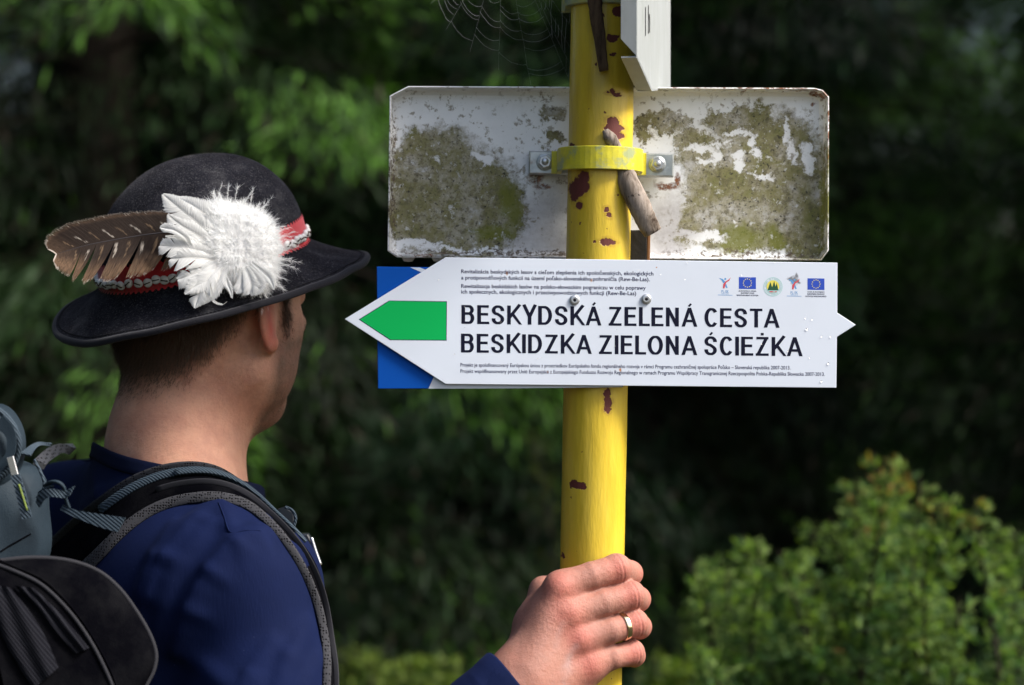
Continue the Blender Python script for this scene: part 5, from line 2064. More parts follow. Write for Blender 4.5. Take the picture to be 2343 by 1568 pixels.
def vane(shaft, width_l, width_r, nb, colour, nrm, angle=0.55, curl=0.0, split=None, seg=9, lift=0.0012, seed=0, ragged=0.04, hook=0.12):
    """barbs laid side by side from the shaft; shaft = list of points, width_x(t) metres, colour(t, s, side) -> rgb,
    split(t, side) -> (shift along the shaft of the barb's end, length factor)"""
    rg = random.Random(seed)
    c = catmull(shaft, 14)
    Ls = [0.0]
    for a, b in zip(c[:-1], c[1:]): Ls.append(Ls[-1] + (b - a).length)
    tot = Ls[-1]
    def at(t):
        d = min(max(t, 0), 1) * tot
        i = 0
        lo_, hi_ = 0, len(Ls) - 1
        while hi_ - lo_ > 1:
            mid = (lo_ + hi_) // 2
            if Ls[mid] <= d: lo_ = mid
            else: hi_ = mid
        a, b = c[lo_], c[hi_]
        f = (d - Ls[lo_]) / max(Ls[hi_] - Ls[lo_], 1e-9)
        return a.lerp(b, f), (b - a).normalized()
    V, F, C = [], [], []
    pitch = tot / nb
    for side in (-1, 1):
        wf = width_l if side < 0 else width_r
        for i in range(nb):
            t = (i + 0.5) / nb
            p, tan = at(t)
            n_ = (nrm - tan * nrm.dot(tan)).normalized()
            lat = n_.cross(tan).normalized() * side
            sh, lf = split(t, side) if split else (0, 1)
            w = wf(t) * lf * (1 + rg.uniform(-ragged, ragged))
            if w < 0.0006: continue
            ang = angle * (1 + 0.5 * t)
            pts = []
            for k in range(seg + 1):
                s = k / seg
                along = (w * math.tan(ang) * s + w * hook * 3 * s * s + sh * s)
                q = p + lat * (w * s) + tan * along + n_ * (lift * math.sin(s * 2.2) - curl * w * s * s)
                pts.append(q)
            o = len(V)
            for k, q in enumerate(pts):
                s = k / seg
                d = (pts[min(k + 1, seg)] - pts[max(k - 1, 0)]).normalized()
                wd = d.cross(n_).normalized()
                hw = pitch * 0.72 * (1.0 if s < 0.8 else max(0.12, (1 - s) / 0.2))
                tw_ = n_ * (0.00010 * (1 if i % 2 else -1))
                V.append(q + wd * hw + tw_); V.append(q - wd * hw - tw_)
                cc = colour(t, s, side)
                C.append(cc); C.append(cc)
                if k: F.append((o + 2 * k - 2, o + 2 * k - 1, o + 2 * k + 1, o + 2 * k))
    return V, F, C, c


def feather(name, shaft, quill_r, quill_mat, label, parent, **kw):
    V, F, C, c = vane(shaft, **kw)
    me = mesh_from(name + '_vane', V, F, M_FEATH)
    set_tint(me, 'feather_colour', np.array(C, np.float32))
    r_ = empty(name, c[0])
    if parent is not None:
        keep(r_, parent)
        if label: r_['label'] = label
    o = keep(obj('vane', me), r_)
    rad = [quill_r * (1 - 0.85 * k / (len(c) - 1)) for k in range(len(c))]
    V, F = tube(c, rad, 6)
    keep(obj('quill', mesh_from('quill', V, F, quill_mat)), r_)
    return r_


def interp(tab):
    def f(t):
        for (a, b), (c_, d) in zip(tab[:-1], tab[1:]):
            if t <= c_:
                return b + (d - b) * (t - a) / (c_ - a)
        return tab[-1][1]
    return f


def brown(t, s, side):
    # dark brown web, mottled tan towards the lower edge, pale rim, short broken white bars
    v = mnoise.noise(Vector((t * 70, s * 26, side * 3.0)))
    v2 = mnoise.noise(Vector((t * 160, s * 60, side * 7.0)))
    col_ = Vector((0.030, 0.0195, 0.0150)) * (1 + 0.35 * v)
    tan_ = Vector((0.25, 0.155, 0.095)); pale = Vector((0.72, 0.64, 0.55))
    if side > 0:   # lower web
        m_ = min(1, max(0, (s - 0.42 + 0.15 * (t > .75)) * 2.6)) * (0.55 + 0.8 * (v2 + 0.1))
    else:
        m_ = min(1, max(0, (s - 0.78) * 4)) * (0.6 + 0.8 * v2)
    m_ = min(1, max(0, m_ + max(0, (t - 0.84) * 4.0) * 0.55 * (1 + v2)))
    col_ = col_.lerp(tan_, m_ * 0.85)
    ph = (t * 11.0 + 0.5 * s * side + 0.12 * v)
    bar = abs((ph % 1.0) - 0.5)
    if bar < 0.06 + 0.05 * v2 and t < 0.9:
        on = (0.14 < s < 0.50) if side > 0 else (0.10 < s < 0.45)
        if on and v2 + 0.35 * math.sin(ph * 2.1) > -0.22:
            col_ = col_.lerp(pale if (int(ph) % 2 == 0) else Vector((0.30, 0.20, 0.12)), 0.55 + 0.3 * v)
    edge = (s > 0.94 + 0.03 * v2 and side < 0) or (t > 0.93 and s > 0.9) or (t > 0.992) or (s > 0.96 and side > 0 and v > 0)
    if edge: col_ = col_.lerp(pale, 0.9)
    return tuple(max(0.0, x) for x in col_)


def brown_split(t, side):
    if side > 0:
        # four gaps open along the lower web: barbs close up into points
        for a, b in ((0.0, 0.20), (0.20, 0.42), (0.42, 0.60), (0.60, 0.72), (0.72, 0.82)):
            if a <= t < b:
                u = (t - a) / (b - a)
                return ((0.55 - u) * 0.0065, 0.97 + 0.10 * math.sin(u * math.pi * 0.9) - 0.3 * max(0, 0.12 - u))
        return (0, 1)
    return (0, 1)


# shaft runs back (left in the picture) from the rosette along the brim
sh = [P(470, 522, 1.853), P(400, 530, 1.846), P(330, 538, 1.838), P(263, 549, 1.830), (P(200, 561, 1.822)), P(150, 575, 1.815), P(128, 582, 1.812)]
wl = interp([(0, 0.017), (0.25, 0.0205), (0.5, 0.0235), (0.75, 0.0225), (0.88, 0.019), (.96, .013), (1, 0.006)])
wr_ = interp([(0, 0.029), (0.2, 0.036), (0.45, 0.0370), (0.7, 0.0330), (0.86, 0.0235), (.96, .013), (1, 0.006)])
fnrm = Vector((-0.30, -0.92, 0.25)).normalized()
feather('brown_feather', sh, 0.0009, M_QUILL.m, 'large barred brown feather with pale edge', hat,
        width_l=wl, width_r=wr_, nb=230, colour=brown, nrm=fnrm, angle=0.40, split=brown_split, seg=14, seed=3, curl=-0.06, hook=0.05)


def white_c(t, s, side):
    v = mnoise.noise(Vector((t * 30, s * 9, side)))
    g = 0.80 + 0.09 * mnoise.noise(Vector((t * 170, s * 1.5, side * 9))) + 0.03 * v
    return (g, g, g * 0.985)


def whitef(pts, wl_, wr2, nrm=(0.0, -1, 0.1), nb=70, curl=0.1, quill=0.0005, seed=0, splits=(), angle=0.5, ragged=0.07):
    def spl(t, side):
        sh_, lf = 0.0, 1.0
        for a, b, sd, mag in splits:
            if sd == side and a <= t < b:
                u = (t - a) / (b - a)
                sh_ = (0.5 - u) * mag
        return sh_, lf
    return feather('white_feather', [P(*p) for p in pts], quill, M_QUILLW.m, None, hat,
                   width_l=interp([(a, b * .82) for a, b in wl_]), width_r=interp([(a, b * .82) for a, b in wr2]), nb=nb, colour=white_c, nrm=Vector(nrm).normalized(), angle=angle,
                   curl=curl, split=spl, seg=7, seed=seed, ragged=ragged, hook=0.06)


# stiff white feathers of the rosette, tips where the photograph shows them
B = 1.838
W_ = [
    # up and to the left, long and broad
    dict(pts=[(520, 570, B), (470, 525, B - .006), (415, 480, B - .010), (374, 446, B - .012)], wl_=[(0, .006), (.4, .010), (.8, .008), (1, .001)], wr2=[(0, .008), (.35, .016), (.75, .012), (1, .0015)], seed=1, splits=((.35, .6, -1, .006), (.45, .7, 1, .006))),
    dict(pts=[(530, 560, B + .004), (485, 505, B), (440, 470, B - .004), (400, 452, B - .006)], wl_=[(0, .006), (.5, .012), (1, .001)], wr2=[(0, .006), (.5, .011), (1, .001)], seed=2),
    dict(pts=[(510, 580, B), (462, 545, B - .008), (415, 515, B - .012), (385, 492, B - .013)], wl_=[(0, .005), (.5, .010), (1, .001)], wr2=[(0, .005), (.5, .012), (.8, .009), (1, .001)], seed=4, splits=((.5, .8, 1, .007),)),
    dict(pts=[(498, 575, B), (450, 556, B - .010), (410, 545, B - .014), (378, 541, B - .015)], wl_=[(0, .002), (.5, .005), (1, .0006)], wr2=[(0, .002), (.5, .006), (1, .0006)], seed=41, ragged=.12),
    dict(pts=[(512, 612, B - .006), (520, 648, B - .011), (528, 668, B - .013), (531, 684, B - .013)], wl_=[(0, .001), (.5, .004), (1, .0005)], wr2=[(0, .001), (.5, .004), (1, .0005)], seed=42, ragged=.15),
    # narrow curved one
    dict(pts=[(440, 570, B - .012), (425, 545, B - .017), (398, 527, B - .019), (368, 521, B - .018)], wl_=[(0, .001), (.3, .0045), (.8, .0055), (1, .001)], wr2=[(0, .001), (.3, .004), (.8, .005), (1, .001)], seed=5, nb=60, ragged=.03),
    # left fan
    dict(pts=[(500, 590, B - .004), (455, 575, B - .012), (410, 566, B - .016), (368, 562, B - .016)], wl_=[(0, .005), (.5, .012), (.85, .0075), (1, .001)], wr2=[(0, .005), (.5, .013), (.85, .010), (1, .002)], seed=6, splits=((.55, .8, 1, .008), (.5, .75, -1, .005))),
    dict(pts=[(505, 600, B - .004), (462, 592, B - .013), (425, 590, B - .017), (392, 592, B - .017)], wl_=[(0, .004), (.6, .010), (1, .002)], wr2=[(0, .004), (.5, .014), (.8, .013), (1, .003)], seed=7, splits=((.5, .85, 1, .010),)),
    dict(pts=[(510, 605, B - .004), (475, 615, B - .012), (435, 630, B - .016), (408, 640, B - .016)], wl_=[(0, .004), (.5, .012), (1, .002)], wr2=[(0, .004), (.5, .014), (.85, .010), (1, .001)], seed=8, splits=((.45, .7, -1, .008),)),
    # down, the long tapering ones
    dict(pts=[(505, 600, B - .006), (480, 630, B - .014), (460, 665, B - .017), (446, 704, B - .017)], wl_=[(0, .005), (.4, .013), (.75, .009), (1, .0008)], wr2=[(0, .005), (.4, .013), (.75, .008), (1, .0008)], seed=9, splits=((.4, .62, 1, .008), (.5, .75, -1, .006))),
    dict(pts=[(515, 600, B - .006), (500, 635, B - .012), (480, 665, B - .014), (462, 696, B - .014)], wl_=[(0, .005), (.4, .010), (1, .0008)], wr2=[(0, .005), (.5, .012), (1, .0008)], seed=10),
    dict(pts=[(500, 605, B - .007), (465, 640, B - .015), (440, 660, B - .018), (424, 672, B - .018)], wl_=[(0, .004), (.5, .011), (1, .001)], wr2=[(0, .004), (.5, .010), (1, .001)], seed=11),
    # lower right fan
    dict(pts=[(560, 610, B - .006), (570, 635, B - .010), (575, 655, B - .012), (572, 672, B - .012)], wl_=[(0, .004), (.6, .011), (.9, .008), (1, .002)], wr2=[(0, .004), (.6, .010), (1, .002)], seed=12, splits=((.4, .7, 1, .006),)),
    dict(pts=[(565, 610, B - .006), (585, 635, B - .010), (593, 655, B - .012), (584, 674, B - .012)], wl_=[(0, .004), (.6, .010), (1, .0015)], wr2=[(0, .003), (.6, .008), (1, .001)], seed=13),
    dict(pts=[(555, 612, B - .006), (555, 640, B - .009), (548, 660, B - .011), (540, 668, B - .011)], wl_=[(0, .003), (.6, .008), (1, .0015)], wr2=[(0, .003), (.6, .008), (1, .0015)], seed=14),
    dict(pts=[(575, 600, B - .006), (610, 630, B - .009), (622, 648, B - .010), (626, 662, B - .010)], wl_=[(0, .002), (.5, .006), (1, .0008)], wr2=[(0, .002), (.5, .006), (1, .0008)], seed=15),
    # curled hook below
    dict(pts=[(500, 640, B - .010), (486, 668, B - .013), (490, 690, B - .014), (508, 697, B - .014), (520, 690, B - .013)], wl_=[(0, .0008), (.5, .0016), (1, .0003)], wr2=[(0, .0008), (.5, .0018), (1, .0003)], seed=16, nb=60, ragged=.2),
]
for k_ in W_:
    whitef(**k_)

# down: thousands of fine branching strands
def strands(n, centre, spread, length, rng, bias, curl=0.6, width=0.00012, seg=5):
    c = np.array(centre) + np.clip(rng.normal(0, 1, (n, 3)), -1.7, 1.7) * np.array(spread)
    d = rng.normal(0, 1, (n, 3)) * 0.75 + np.array(bias)
    out = c - np.array(centre)
    d = d + out / (np.linalg.norm(np.array(spread))) * 0.9
    d[:, 1] -= 0.35
    d /= np.linalg.norm(d, axis=1, keepdims=True)
    L = length * rng.uniform(0.45, 1.25, n)
    g = rng.normal(0, 1, (n, 3)) * curl
    s = np.cross(d, rng.normal(size=(n, 3))); s /= np.linalg.norm(s, axis=1, keepdims=True)
    V = np.zeros((n, (seg + 1) * 2, 3))
    for k in range(seg + 1):
        u = k / seg
        q = c + d * (L * u)[:, None] + g * (L * u * u * 0.45)[:, None]
        q[:, 2] -= L * u * u * 0.15
        w_ = width * (1.05 - u)
        V[:, 2 * k] = q + s * w_
        V[:, 2 * k + 1] = q - s * w_
    base_ = np.arange(n)[:, None] * ((seg + 1) * 2)
    F = np.concatenate([base_ + np.array([2 * k, 2 * k + 1, 2 * k + 3, 2 * k + 2]) for k in range(seg)])
    return V.reshape(-1, 3), F


rgd = np.random.default_rng(77)
tufts = []
# a soft core of matted down under the loose strands
TUFT = [(560, 560, 1.846, .024, .020), (590, 586, 1.848, .014, .018), (520, 528, 1.847, .018, .014), (500, 492, 1.849, .012, .009),
        (548, 505, 1.849, .015, .010), (582, 520, 1.850, .012, .010), (600, 562, 1.852, .010, .014), (560, 622, 1.845, .018, .012),
        (597, 630, 1.846, .010, .010), (525, 600, 1.842, .018, .016), (490, 560, 1.843, .014, .016)]
def down_sdf(p):
    d = None
    for x, y, dp, rx, rz in TUFT:
        e = s_ell(p, P(x, y, dp), (rx * 1.12, 0.013, rz * 1.12))
        d = e if d is None else smin(d, e, 0.006)
    return d + 0.0011 * vnoise(p, 420) + 0.0007 * vnoise(p, 1100, 2)
Vc, Fc = polygonise(down_sdf, np.array(P(440, 720, 1.8)) * [1, 0, 1] + [0, 1.815, 0], np.array(P(670, 430, 1.86)) * [1, 0, 1] + [0, 1.88, 0], 0.0013)
core = fast_mesh('down_core', Vc, Fc, M_FEATH)
set_tint(core, 'feather_colour', np.tile(np.array([0.95, 0.95, 0.94], np.float32), (len(Vc), 1)))
keep(obj('down_core', core), hat)
nc = normals_of(down_sdf, Vc)
pk = rgd.choice(len(Vc), 15000)
n = len(pk)
ctr = np.array(P(545, 570, 1.86))
rad_ = Vc[pk] - ctr; rad_[:, 1] = -0.006; rad_ /= np.linalg.norm(rad_, axis=1, keepdims=True)
dd = nc[pk] * 0.35 + rad_ * 1.0 + rgd.normal(0, 0.34, (n, 3)); dd /= np.linalg.norm(dd, axis=1, keepdims=True)
LL = 0.0065 * rgd.uniform(0.5, 1.35, n)
gg = rgd.normal(0, .35, (n, 3)); ss = np.cross(dd, rgd.normal(size=(n, 3))); ss /= np.linalg.norm(ss, axis=1, keepdims=True)
seg = 4
Vv = np.zeros((n, 10, 3))
for k in range(5):
    u = k / 4
    q_ = Vc[pk] + dd * (LL * u)[:, None] + gg * (LL * u * u * .5)[:, None]
    Vv[:, 2 * k] = q_ + ss * 0.00013 * (1.05 - u); Vv[:, 2 * k + 1] = q_ - ss * 0.00013 * (1.05 - u)
bs = np.arange(n)[:, None] * 10
tufts.append((Vv.reshape(-1, 3), np.concatenate([bs + np.array([2 * k, 2 * k + 1, 2 * k + 3, 2 * k + 2]) for k in range(4)])))
# ragged plume tips round the outline
for (x, y, dx_, dz_, cnt) in [(500, 478, -.35, 1, 5), (525, 478, .0, 1, 5), (550, 488, .15, 1, 6), (575, 498, .3, 1, 6), (598, 520, .6, .8, 5), (610, 535, 1, .45, 6),
                              (624, 560, 1, .1, 6), (622, 590, 1, -.25, 5), (612, 612, .9, -.5, 5), (605, 640, .5, -1, 6), (585, 645, .3, -1, 5), (550, 645, 0, -1, 4), (470, 530, -1, .5, 3)]:
    for q in range(cnt):
        a = P(x + rgd.normal() * 7, y + rgd.normal() * 7, 1.843)
        d3 = Vector((dx_ + rgd.normal() * .35, -0.15 + rgd.normal() * .15, dz_ + rgd.normal() * .35)).normalized()
        e = a + d3 * rgd.uniform(.007, .023)
        v, f = strands(70, (0, 0, 0), (1e-5, 1e-5, 1e-5), 0.0050, rgd, (d3.x * 1.9, d3.y, d3.z * 1.9), 0.4, 0.00010, 3)
        t_ = np.repeat(rgd.uniform(0, 1, 70), 8)[:, None]
        tufts.append((v + np.array(a)[None] * (1 - t_) + np.array(e)[None] * t_, f))
off = 0
Vs, Fs = [], []
for v, f in tufts:
    Vs.append(v); Fs.append(f + off); off += len(v)
Vd, Fd = np.concatenate(Vs), np.concatenate(Fs)
me = fast_mesh('down', Vd, Fd, M_FEATH, smooth=False)
set_tint(me, 'feather_colour', np.tile(np.array([0.97, 0.97, 0.96], np.float32), (len(Vd), 1)))
o = keep(obj('down', me), hat)
o['kind'] = 'stuff'
o['label'] = 'fluffy white down'
# ------------------------------------------------------------------ backpack
M_PACKB = NT('blue_grey_nylon', (0.055, 0.080, 0.105), 0.6)
m = M_PACKB
co = m.coord()
m.col(m.ramp(m.noise(co, 14, 4), [(0.3, (0.013, 0.021, 0.029)), (0.7, (0.024, 0.037, 0.049))]))
m.bump(m.math('ADD', m.noise(co, 40, 4), m.math('MULTIPLY', m.noise(co, 900, 2), 0.25)), 0.5, 0.0018)
M_PACKK = NT('black_nylon', (0.012, 0.012, 0.014), 0.75)
m = M_PACKK
co = m.coord()
m.col(m.ramp(m.noise(co, 22, 5, 0.7), [(0.4, (0.002, 0.002, 0.003)), (0.75, (0.007, 0.007, 0.008))]))
m.b.inputs['Specular IOR Level'].default_value = 0.0
m.bump(m.math('ADD', m.noise(co, 800, 3), m.math('MULTIPLY', m.noise(co, 35, 4), 1.5)), 0.5, 0.0010)
M_RIBK = NT('ribbed_charcoal', (0.026, 0.027, 0.032), 0.8)
m = M_RIBK
wv = m.n('ShaderNodeTexWave', wave_type='BANDS', bands_direction='X')
wv.inputs['Scale'].default_value = 150; wv.inputs['Distortion'].default_value = 0.3
mp = m.n('ShaderNodeMapping'); mp.inputs['Rotation'].default_value = (0, math.radians(38), 0)
tc = m.n('ShaderNodeTexCoord'); m.l(tc.outputs['Object'], mp.inputs[0]); m.l(mp.outputs[0], wv.inputs['Vector'])
m.b.inputs['Specular IOR Level'].default_value = 0.0
m.col(m.mix(wv.outputs['Fac'], (0.006, 0.006, 0.008), (0.014, 0.0145, 0.018)))
m.bump(wv.outputs['Fac'], 0.5, 0.0008)
M_WEB = NT('grey_blue_webbing', (0.085, 0.115, 0.145), 0.6)
m = M_WEB
co = m.coord()
wv = m.n('ShaderNodeTexWave', wave_type='BANDS', bands_direction='DIAGONAL'); wv.inputs['Scale'].default_value = 190
m.l(co, wv.inputs['Vector'])
m.col(m.mix(wv.outputs['Fac'], (0.022, 0.033, 0.044), (0.058, 0.080, 0.102)))
m.bump(wv.outputs['Fac'], 0.6, 0.0007)
M_MESH = NT('spacer_mesh', (0.16, 0.16, 0.17), 0.8)
m = M_MESH
co = m.coord()
vo = m.n('ShaderNodeTexVoronoi'); vo.inputs['Scale'].default_value = 430; vo.inputs['Randomness'].default_value = 0.35
m.l(co, vo.inputs['Vector'])
hl = m.ramp(vo.outputs['Distance'], [(0.22, 0.0), (0.42, 1.0)])
m.col(m.mix(hl, (0.004, 0.004, 0.005), (0.042, 0.042, 0.047)))
m.bump(hl, 0.8, 0.001)
M_MESHL = NT('pale_spacer_mesh', (0.40, 0.37, 0.34), 0.8)
m = M_MESHL
co = m.coord()
vo = m.n('ShaderNodeTexVoronoi'); vo.inputs['Scale'].default_value = 330; vo.inputs['Randomness'].default_value = 0.25
m.l(co, vo.inputs['Vector'])
hl = m.ramp(vo.outputs['Distance'], [(0.22, 0.0), (0.38, 1.0)])
m.col(m.mix(hl, (0.05, 0.045, 0.04), (0.40, 0.37, 0.34)))
m.bump(hl, 0.8, 0.001)
M_PLAST = NT('dark_buckle_plastic', (0.025, 0.03, 0.036), 0.3)
M_ZIP = NT('zip_metal', (0.70, 0.70, 0.70), 0.25, Metallic=0.9)
M_LIME = NT('lime_thread', (0.16, 0.21, 0.05), 0.7)

pack = empty('backpack', (CH - tf * 0.26))
tag(pack, 'blue-grey and black hiking backpack on the man\'s back, cut by the left edge', 'backpack')


def rbox(p, c, half, r, R=TR):
    q = np.abs((p - A3(c)) @ R.T) - (A3(half) - r)
    return np.linalg.norm(np.maximum(q, 0), axis=1) + np.minimum(q.max(1), 0) - r


def on_pixel(x, y, d):
    return np.array(P(x, y, d))


# main compartment: its right edge is the one seen
MC = on_pixel(-208, 1480, 1.745)
def main_sdf(p):
    d = rbox(p, MC, (0.095, 0.075, 0.155), 0.045)
    d = smin(d, s_ell(p, on_pixel(35, 1215, 1.745), (0.026, 0.03, 0.045)), 0.02)
    d = smin(d, s_ell(p, on_pixel(40, 1120, 1.755), (0.022, 0.03, 0.022)), 0.012)
    return d + 0.0014 * np.sin(p[:, 2] * 95 + 4 * np.sin(p[:, 0] * 30)) * np.sin(p[:, 0] * 60 + 1)
v_, f_ = polygonise(main_sdf, MC + [-0.2, -0.2, -0.21], MC + [0.2, 0.2, 0.21], 0.005)
keep(obj('main_compartment', fast_mesh('pack_main', v_, f_, M_PACKB.m)), pack)
LC = on_pixel(-236, 1040, 1.735)
def lid_sdf(p):
    d = rbox(p, LC, (0.080, 0.075, 0.036), 0.03)
    d = smin(d, s_ell(p, on_pixel(-8, 1020, 1.735), (0.020, 0.03, 0.034)), 0.015)
    return d + 0.001 * np.sin(p[:, 0] * 110 + 3 * np.sin(p[:, 2] * 40))
v_, f_ = polygonise(lid_sdf, LC + [-0.17, -0.16, -0.09], LC + [0.17, 0.16, 0.09], 0.004)
lid_o = keep(obj('lid', fast_mesh('pack_lid', v_, f_, M_PACKB.m)), pack)


def band(name, left, right, d, mat, parent, thick=0.0016, sub=6, dz=None):
    """webbing between two pixel edges at given depths (list or scalar)"""
    n = len(left)
    dd = d if hasattr(d, '__len__') else [d] * n
    a = catmull([P(x, y, q) for (x, y), q in zip(left, dd)], sub)
    b = catmull([P(x, y, q) for (x, y), q in zip(right, dd)], sub)
    return ribbon3(name, a, b, mat, parent, thick)


def ribbon3(name, a, b, mat, parent, thick=0.0016, nrm=None, crown=0.0):
    V, F = [], []
    n = len(a)
    cols = 5 if crown else 2
    for i in range(n):
        t = (a[min(i + 1, n - 1)] - a[max(i - 1, 0)])
        w = b[i] - a[i]
        nn = w.cross(t)
        nn = nn.normalized() if nn.length > 1e-9 else Vector((0, -1, 0))
        if nn.dot(Vector((0, -1, 0)) if nrm is None else nrm[i]) < 0: nn = -nn
        for k in range(cols):
            s = k / (cols - 1)
            V.append(a[i].lerp(b[i], s) + nn * (thick + crown * math.sin(math.pi * s)))
        for k in range(cols):
            s = 1 - k / (cols - 1)
            V.append(a[i].lerp(b[i], s))
    m_ = cols * 2
    for i in range(n - 1):
        for k in range(m_):
            k2 = (k + 1) % m_
            F.append((i * m_ + k, i * m_ + k2, (i + 1) * m_ + k2, (i + 1) * m_ + k))
    F.append(tuple(range(m_))); F.append(tuple((n - 1) * m_ + k for k in range(m_)))
    me = mesh_from(name, V, F, mat)
    import bmesh
    bm = bmesh.new(); bm.from_mesh(me); bmesh.ops.recalc_face_normals(bm, faces=bm.faces); bm.to_mesh(me); bm.free()
    for p_ in me.polygons: p_.use_smooth = bool(crown)
    return keep(obj(name, me), parent)


def cord(name, px, r, mat, parent, sub=6, n=8, flat=1.0):
    V, F = tube(catmull([P(*q) for q in px], sub), r, n, True, flat)
    return keep(obj(name, mesh_from(name, V, F, mat)), parent)


# lid edge binding and compression straps
cord('piping', [(-20, 930, 1.700), (8, 948, 1.700), (30, 975, 1.700), (42, 1010, 1.702), (38, 1045, 1.706), (20, 1075, 1.708), (-10, 1100, 1.710)], 0.0028, M_WEB.m, lid_o)
band('lid_webbing', [(8, 950), (34, 985), (34, 1040), (0, 1083)], [(-14, 975), (14, 1000), (12, 1040), (-16, 1068)], 1.697, M_PACKB.m, lid_o)
V, F = tube(catmull([Vector(cast(x, y, main_sdf, 0.0004)) for x, y in ((2, 1262), (20, 1250), (45, 1236), (70, 1222))], 6), 0.0007, 6)
keep(obj('seam_piping', mesh_from('seam_piping', V, F, M_PACKK.m)), pack)
cord('strap_loop', [(78, 1052, 1.722), (92, 1078, 1.720), (101, 1105, 1.720), (97, 1125, 1.720), (84, 1140, 1.718)], 0.0013, M_WEB.m, pack)
band('top_webbing', [(45, 1040), (82, 1014), (117, 1013)], [(70, 1045), (88, 1022), (112, 1019)], [1.72, 1.735, 1.75], M_WEB.m, pack)
# zip pull
V, F = box(P(29, 1068, 1.692), (P(36, 1090, 1.69) - P(24, 1046, 1.69)).cross(Vector((0, 1, 0))).normalized(), (P(24, 1046, 1.69) - P(36, 1090, 1.69)).normalized(), Vector((0, -1, 0)),
           -0.0028, 0.0028, -0.0085, 0.0080, -0.0008, 0.0008, 0.0004)
zp = keep(obj('zip_slider', mesh_from('zip_slider', V, F, M_ZIP.m, smooth=False)), pack)
band('zip_pull', [(26, 1088), (35, 1120), (52, 1188)], [(46, 1084), (60, 1130), (74, 1183)], 1.690, M_WEB.m, zp, 0.0024)
cord('lime_stitch', [(43, 1108, 1.6872), (50, 1130, 1.6872), (62, 1168, 1.6872)], 0.0008, M_LIME.m, zp)

# black pouch with piped rim
PCn = on_pixel(70, 1570, 1.690)
FLN = np.array([0.30, -0.93, 0.2]); FLN /= np.linalg.norm(FLN)
fx = np.cross([0, 0, 1.0], FLN); fx = -fx / np.linalg.norm(fx) if fx[0] < 0 else fx / np.linalg.norm(fx)
fz = np.cross(FLN, fx); fz = fz if fz[2] > 0 else -fz
FR = np.stack([fx, FLN, fz]).astype(np.float32)
POUT = [(-60, 1290), (0, 1283), (60, 1277), (120, 1278), (180, 1289), (232, 1312), (275, 1350), (312, 1400), (342, 1452), (356, 1495), (352, 1530), (338, 1560), (322, 1590), (300, 1640)]
PO = Vector(on_pixel(150, 1450, 1.668)); PN = Vector(FLN)
rimpts = [on_plane(x, y, PO, PN) for x, y in POUT]
rimc_ = catmull(rimpts, 5)
# lobe: surface bulging between the rim and a point at lower left, on both faces
apex = on_plane(30, 1680, PO, PN)
V, F = [], []
rows = 18
for face, sg in ((0, 1), (1, -1)):
    for i in range(rows + 1):
        u = i / rows
        for q in rimc_:
            b_ = q.lerp(apex, u)
            bul = (0.016 if sg > 0 else 0.035) * (1 - (1 - min(1, u * 2.4)) ** 2) ** 0.5
            wr_n = 0.0012 * mnoise.noise(b_ * 26) * u
            V.append(b_ + PN * (sg * bul + wr_n))
nr = len(rimc_)
for face in (0, 1):
    o = face * (rows + 1) * nr
    for i in range(rows):
        for j in range(nr - 1):
            q = (o + i * nr + j, o + i * nr + j + 1, o + (i + 1) * nr + j + 1, o + (i + 1) * nr + j)
            F.append(q if face else q[::-1])
pouch = keep(obj('pouch', mesh_from('pouch', V, F, M_PACKK.m)), pack)
V, F = tube(rimc_, 0.0019, 8)
M_PIPE = NT('charcoal_piping', (0.022, 0.022, 0.026), 0.7)
keep(obj('piping', mesh_from('pouch_piping', V, F, M_PIPE.m)), pouch)


def on_pouch(x, y, off=0.0165):
    return on_plane(x, y, PO, PN, off)
def pouch_hit(x, y, extra=0.0008):
    p = on_plane(x, y, PO, PN)
    # bulge at this place: follow the ray from the apex to the rim
    best = min(range(nr), key=lambda k: abs((rimc_[k] - apex).normalized().dot((p - apex).normalized()) - 1))
    u = 1 - (p - apex).length / max((rimc_[best] - apex).length, 1e-6)
    u = min(max(u, 0), 1)
    return p + PN * (0.016 * (1 - (1 - min(1, u * 2.4)) ** 2) ** 0.5 + extra)
for nm, pts_, r_, mt in (('seam', [(-20, 1290), (30, 1310), (85, 1338), (130, 1378), (170, 1425), (205, 1478), (232, 1530), (252, 1575)], 0.0016, M_PIPE.m),
                         ('seam', [(-20, 1275), (30, 1299), (92, 1328), (140, 1372), (182, 1424), (216, 1478), (246, 1535), (262, 1575)], 0.0009, M_PACKK.m)):
    V, F = tube(catmull([pouch_hit(x, y) for x, y in pts_], 6), r_, 8)
    keep(obj(nm, mesh_from('pouch_seam', V, F, mt)), pouch)
def patch_(name, outl, mat, h, parent, nxx=14):
    """cloth panel laid over the pouch: outl = left edge and right edge pixel lists"""
    L_, R_ = outl
    a = catmull([pouch_hit(x, y, h) for x, y in L_], 5); b = catmull([pouch_hit(x, y, h) for x, y in R_], 5)
    V, F = [], []
    for i in range(len(a)):
        for k in range(nxx + 1):
            s = k / nxx
            p = a[i].lerp(b[i], s)
            V.append(p + PN * (0.004 * math.sin(math.pi * s) ** .5 + 0.0025 * math.sin(s * 9 + i * .15) * math.sin(math.pi * s)))
    for i in range(len(a) - 1):
        for k in range(nxx):
            F.append((i * (nxx + 1) + k, i * (nxx + 1) + k + 1, (i + 1) * (nxx + 1) + k + 1, (i + 1) * (nxx + 1) + k))
    return keep(obj(name, mesh_from(name, V, F, mat)), parent)
patch_('ribbed_panel', ([(-30, 1340), (-20, 1400), (10, 1480), (70, 1580)], [(20, 1350), (60, 1400), (95, 1455), (128, 1530)]), M_RIBK.m, 0.003, pouch)
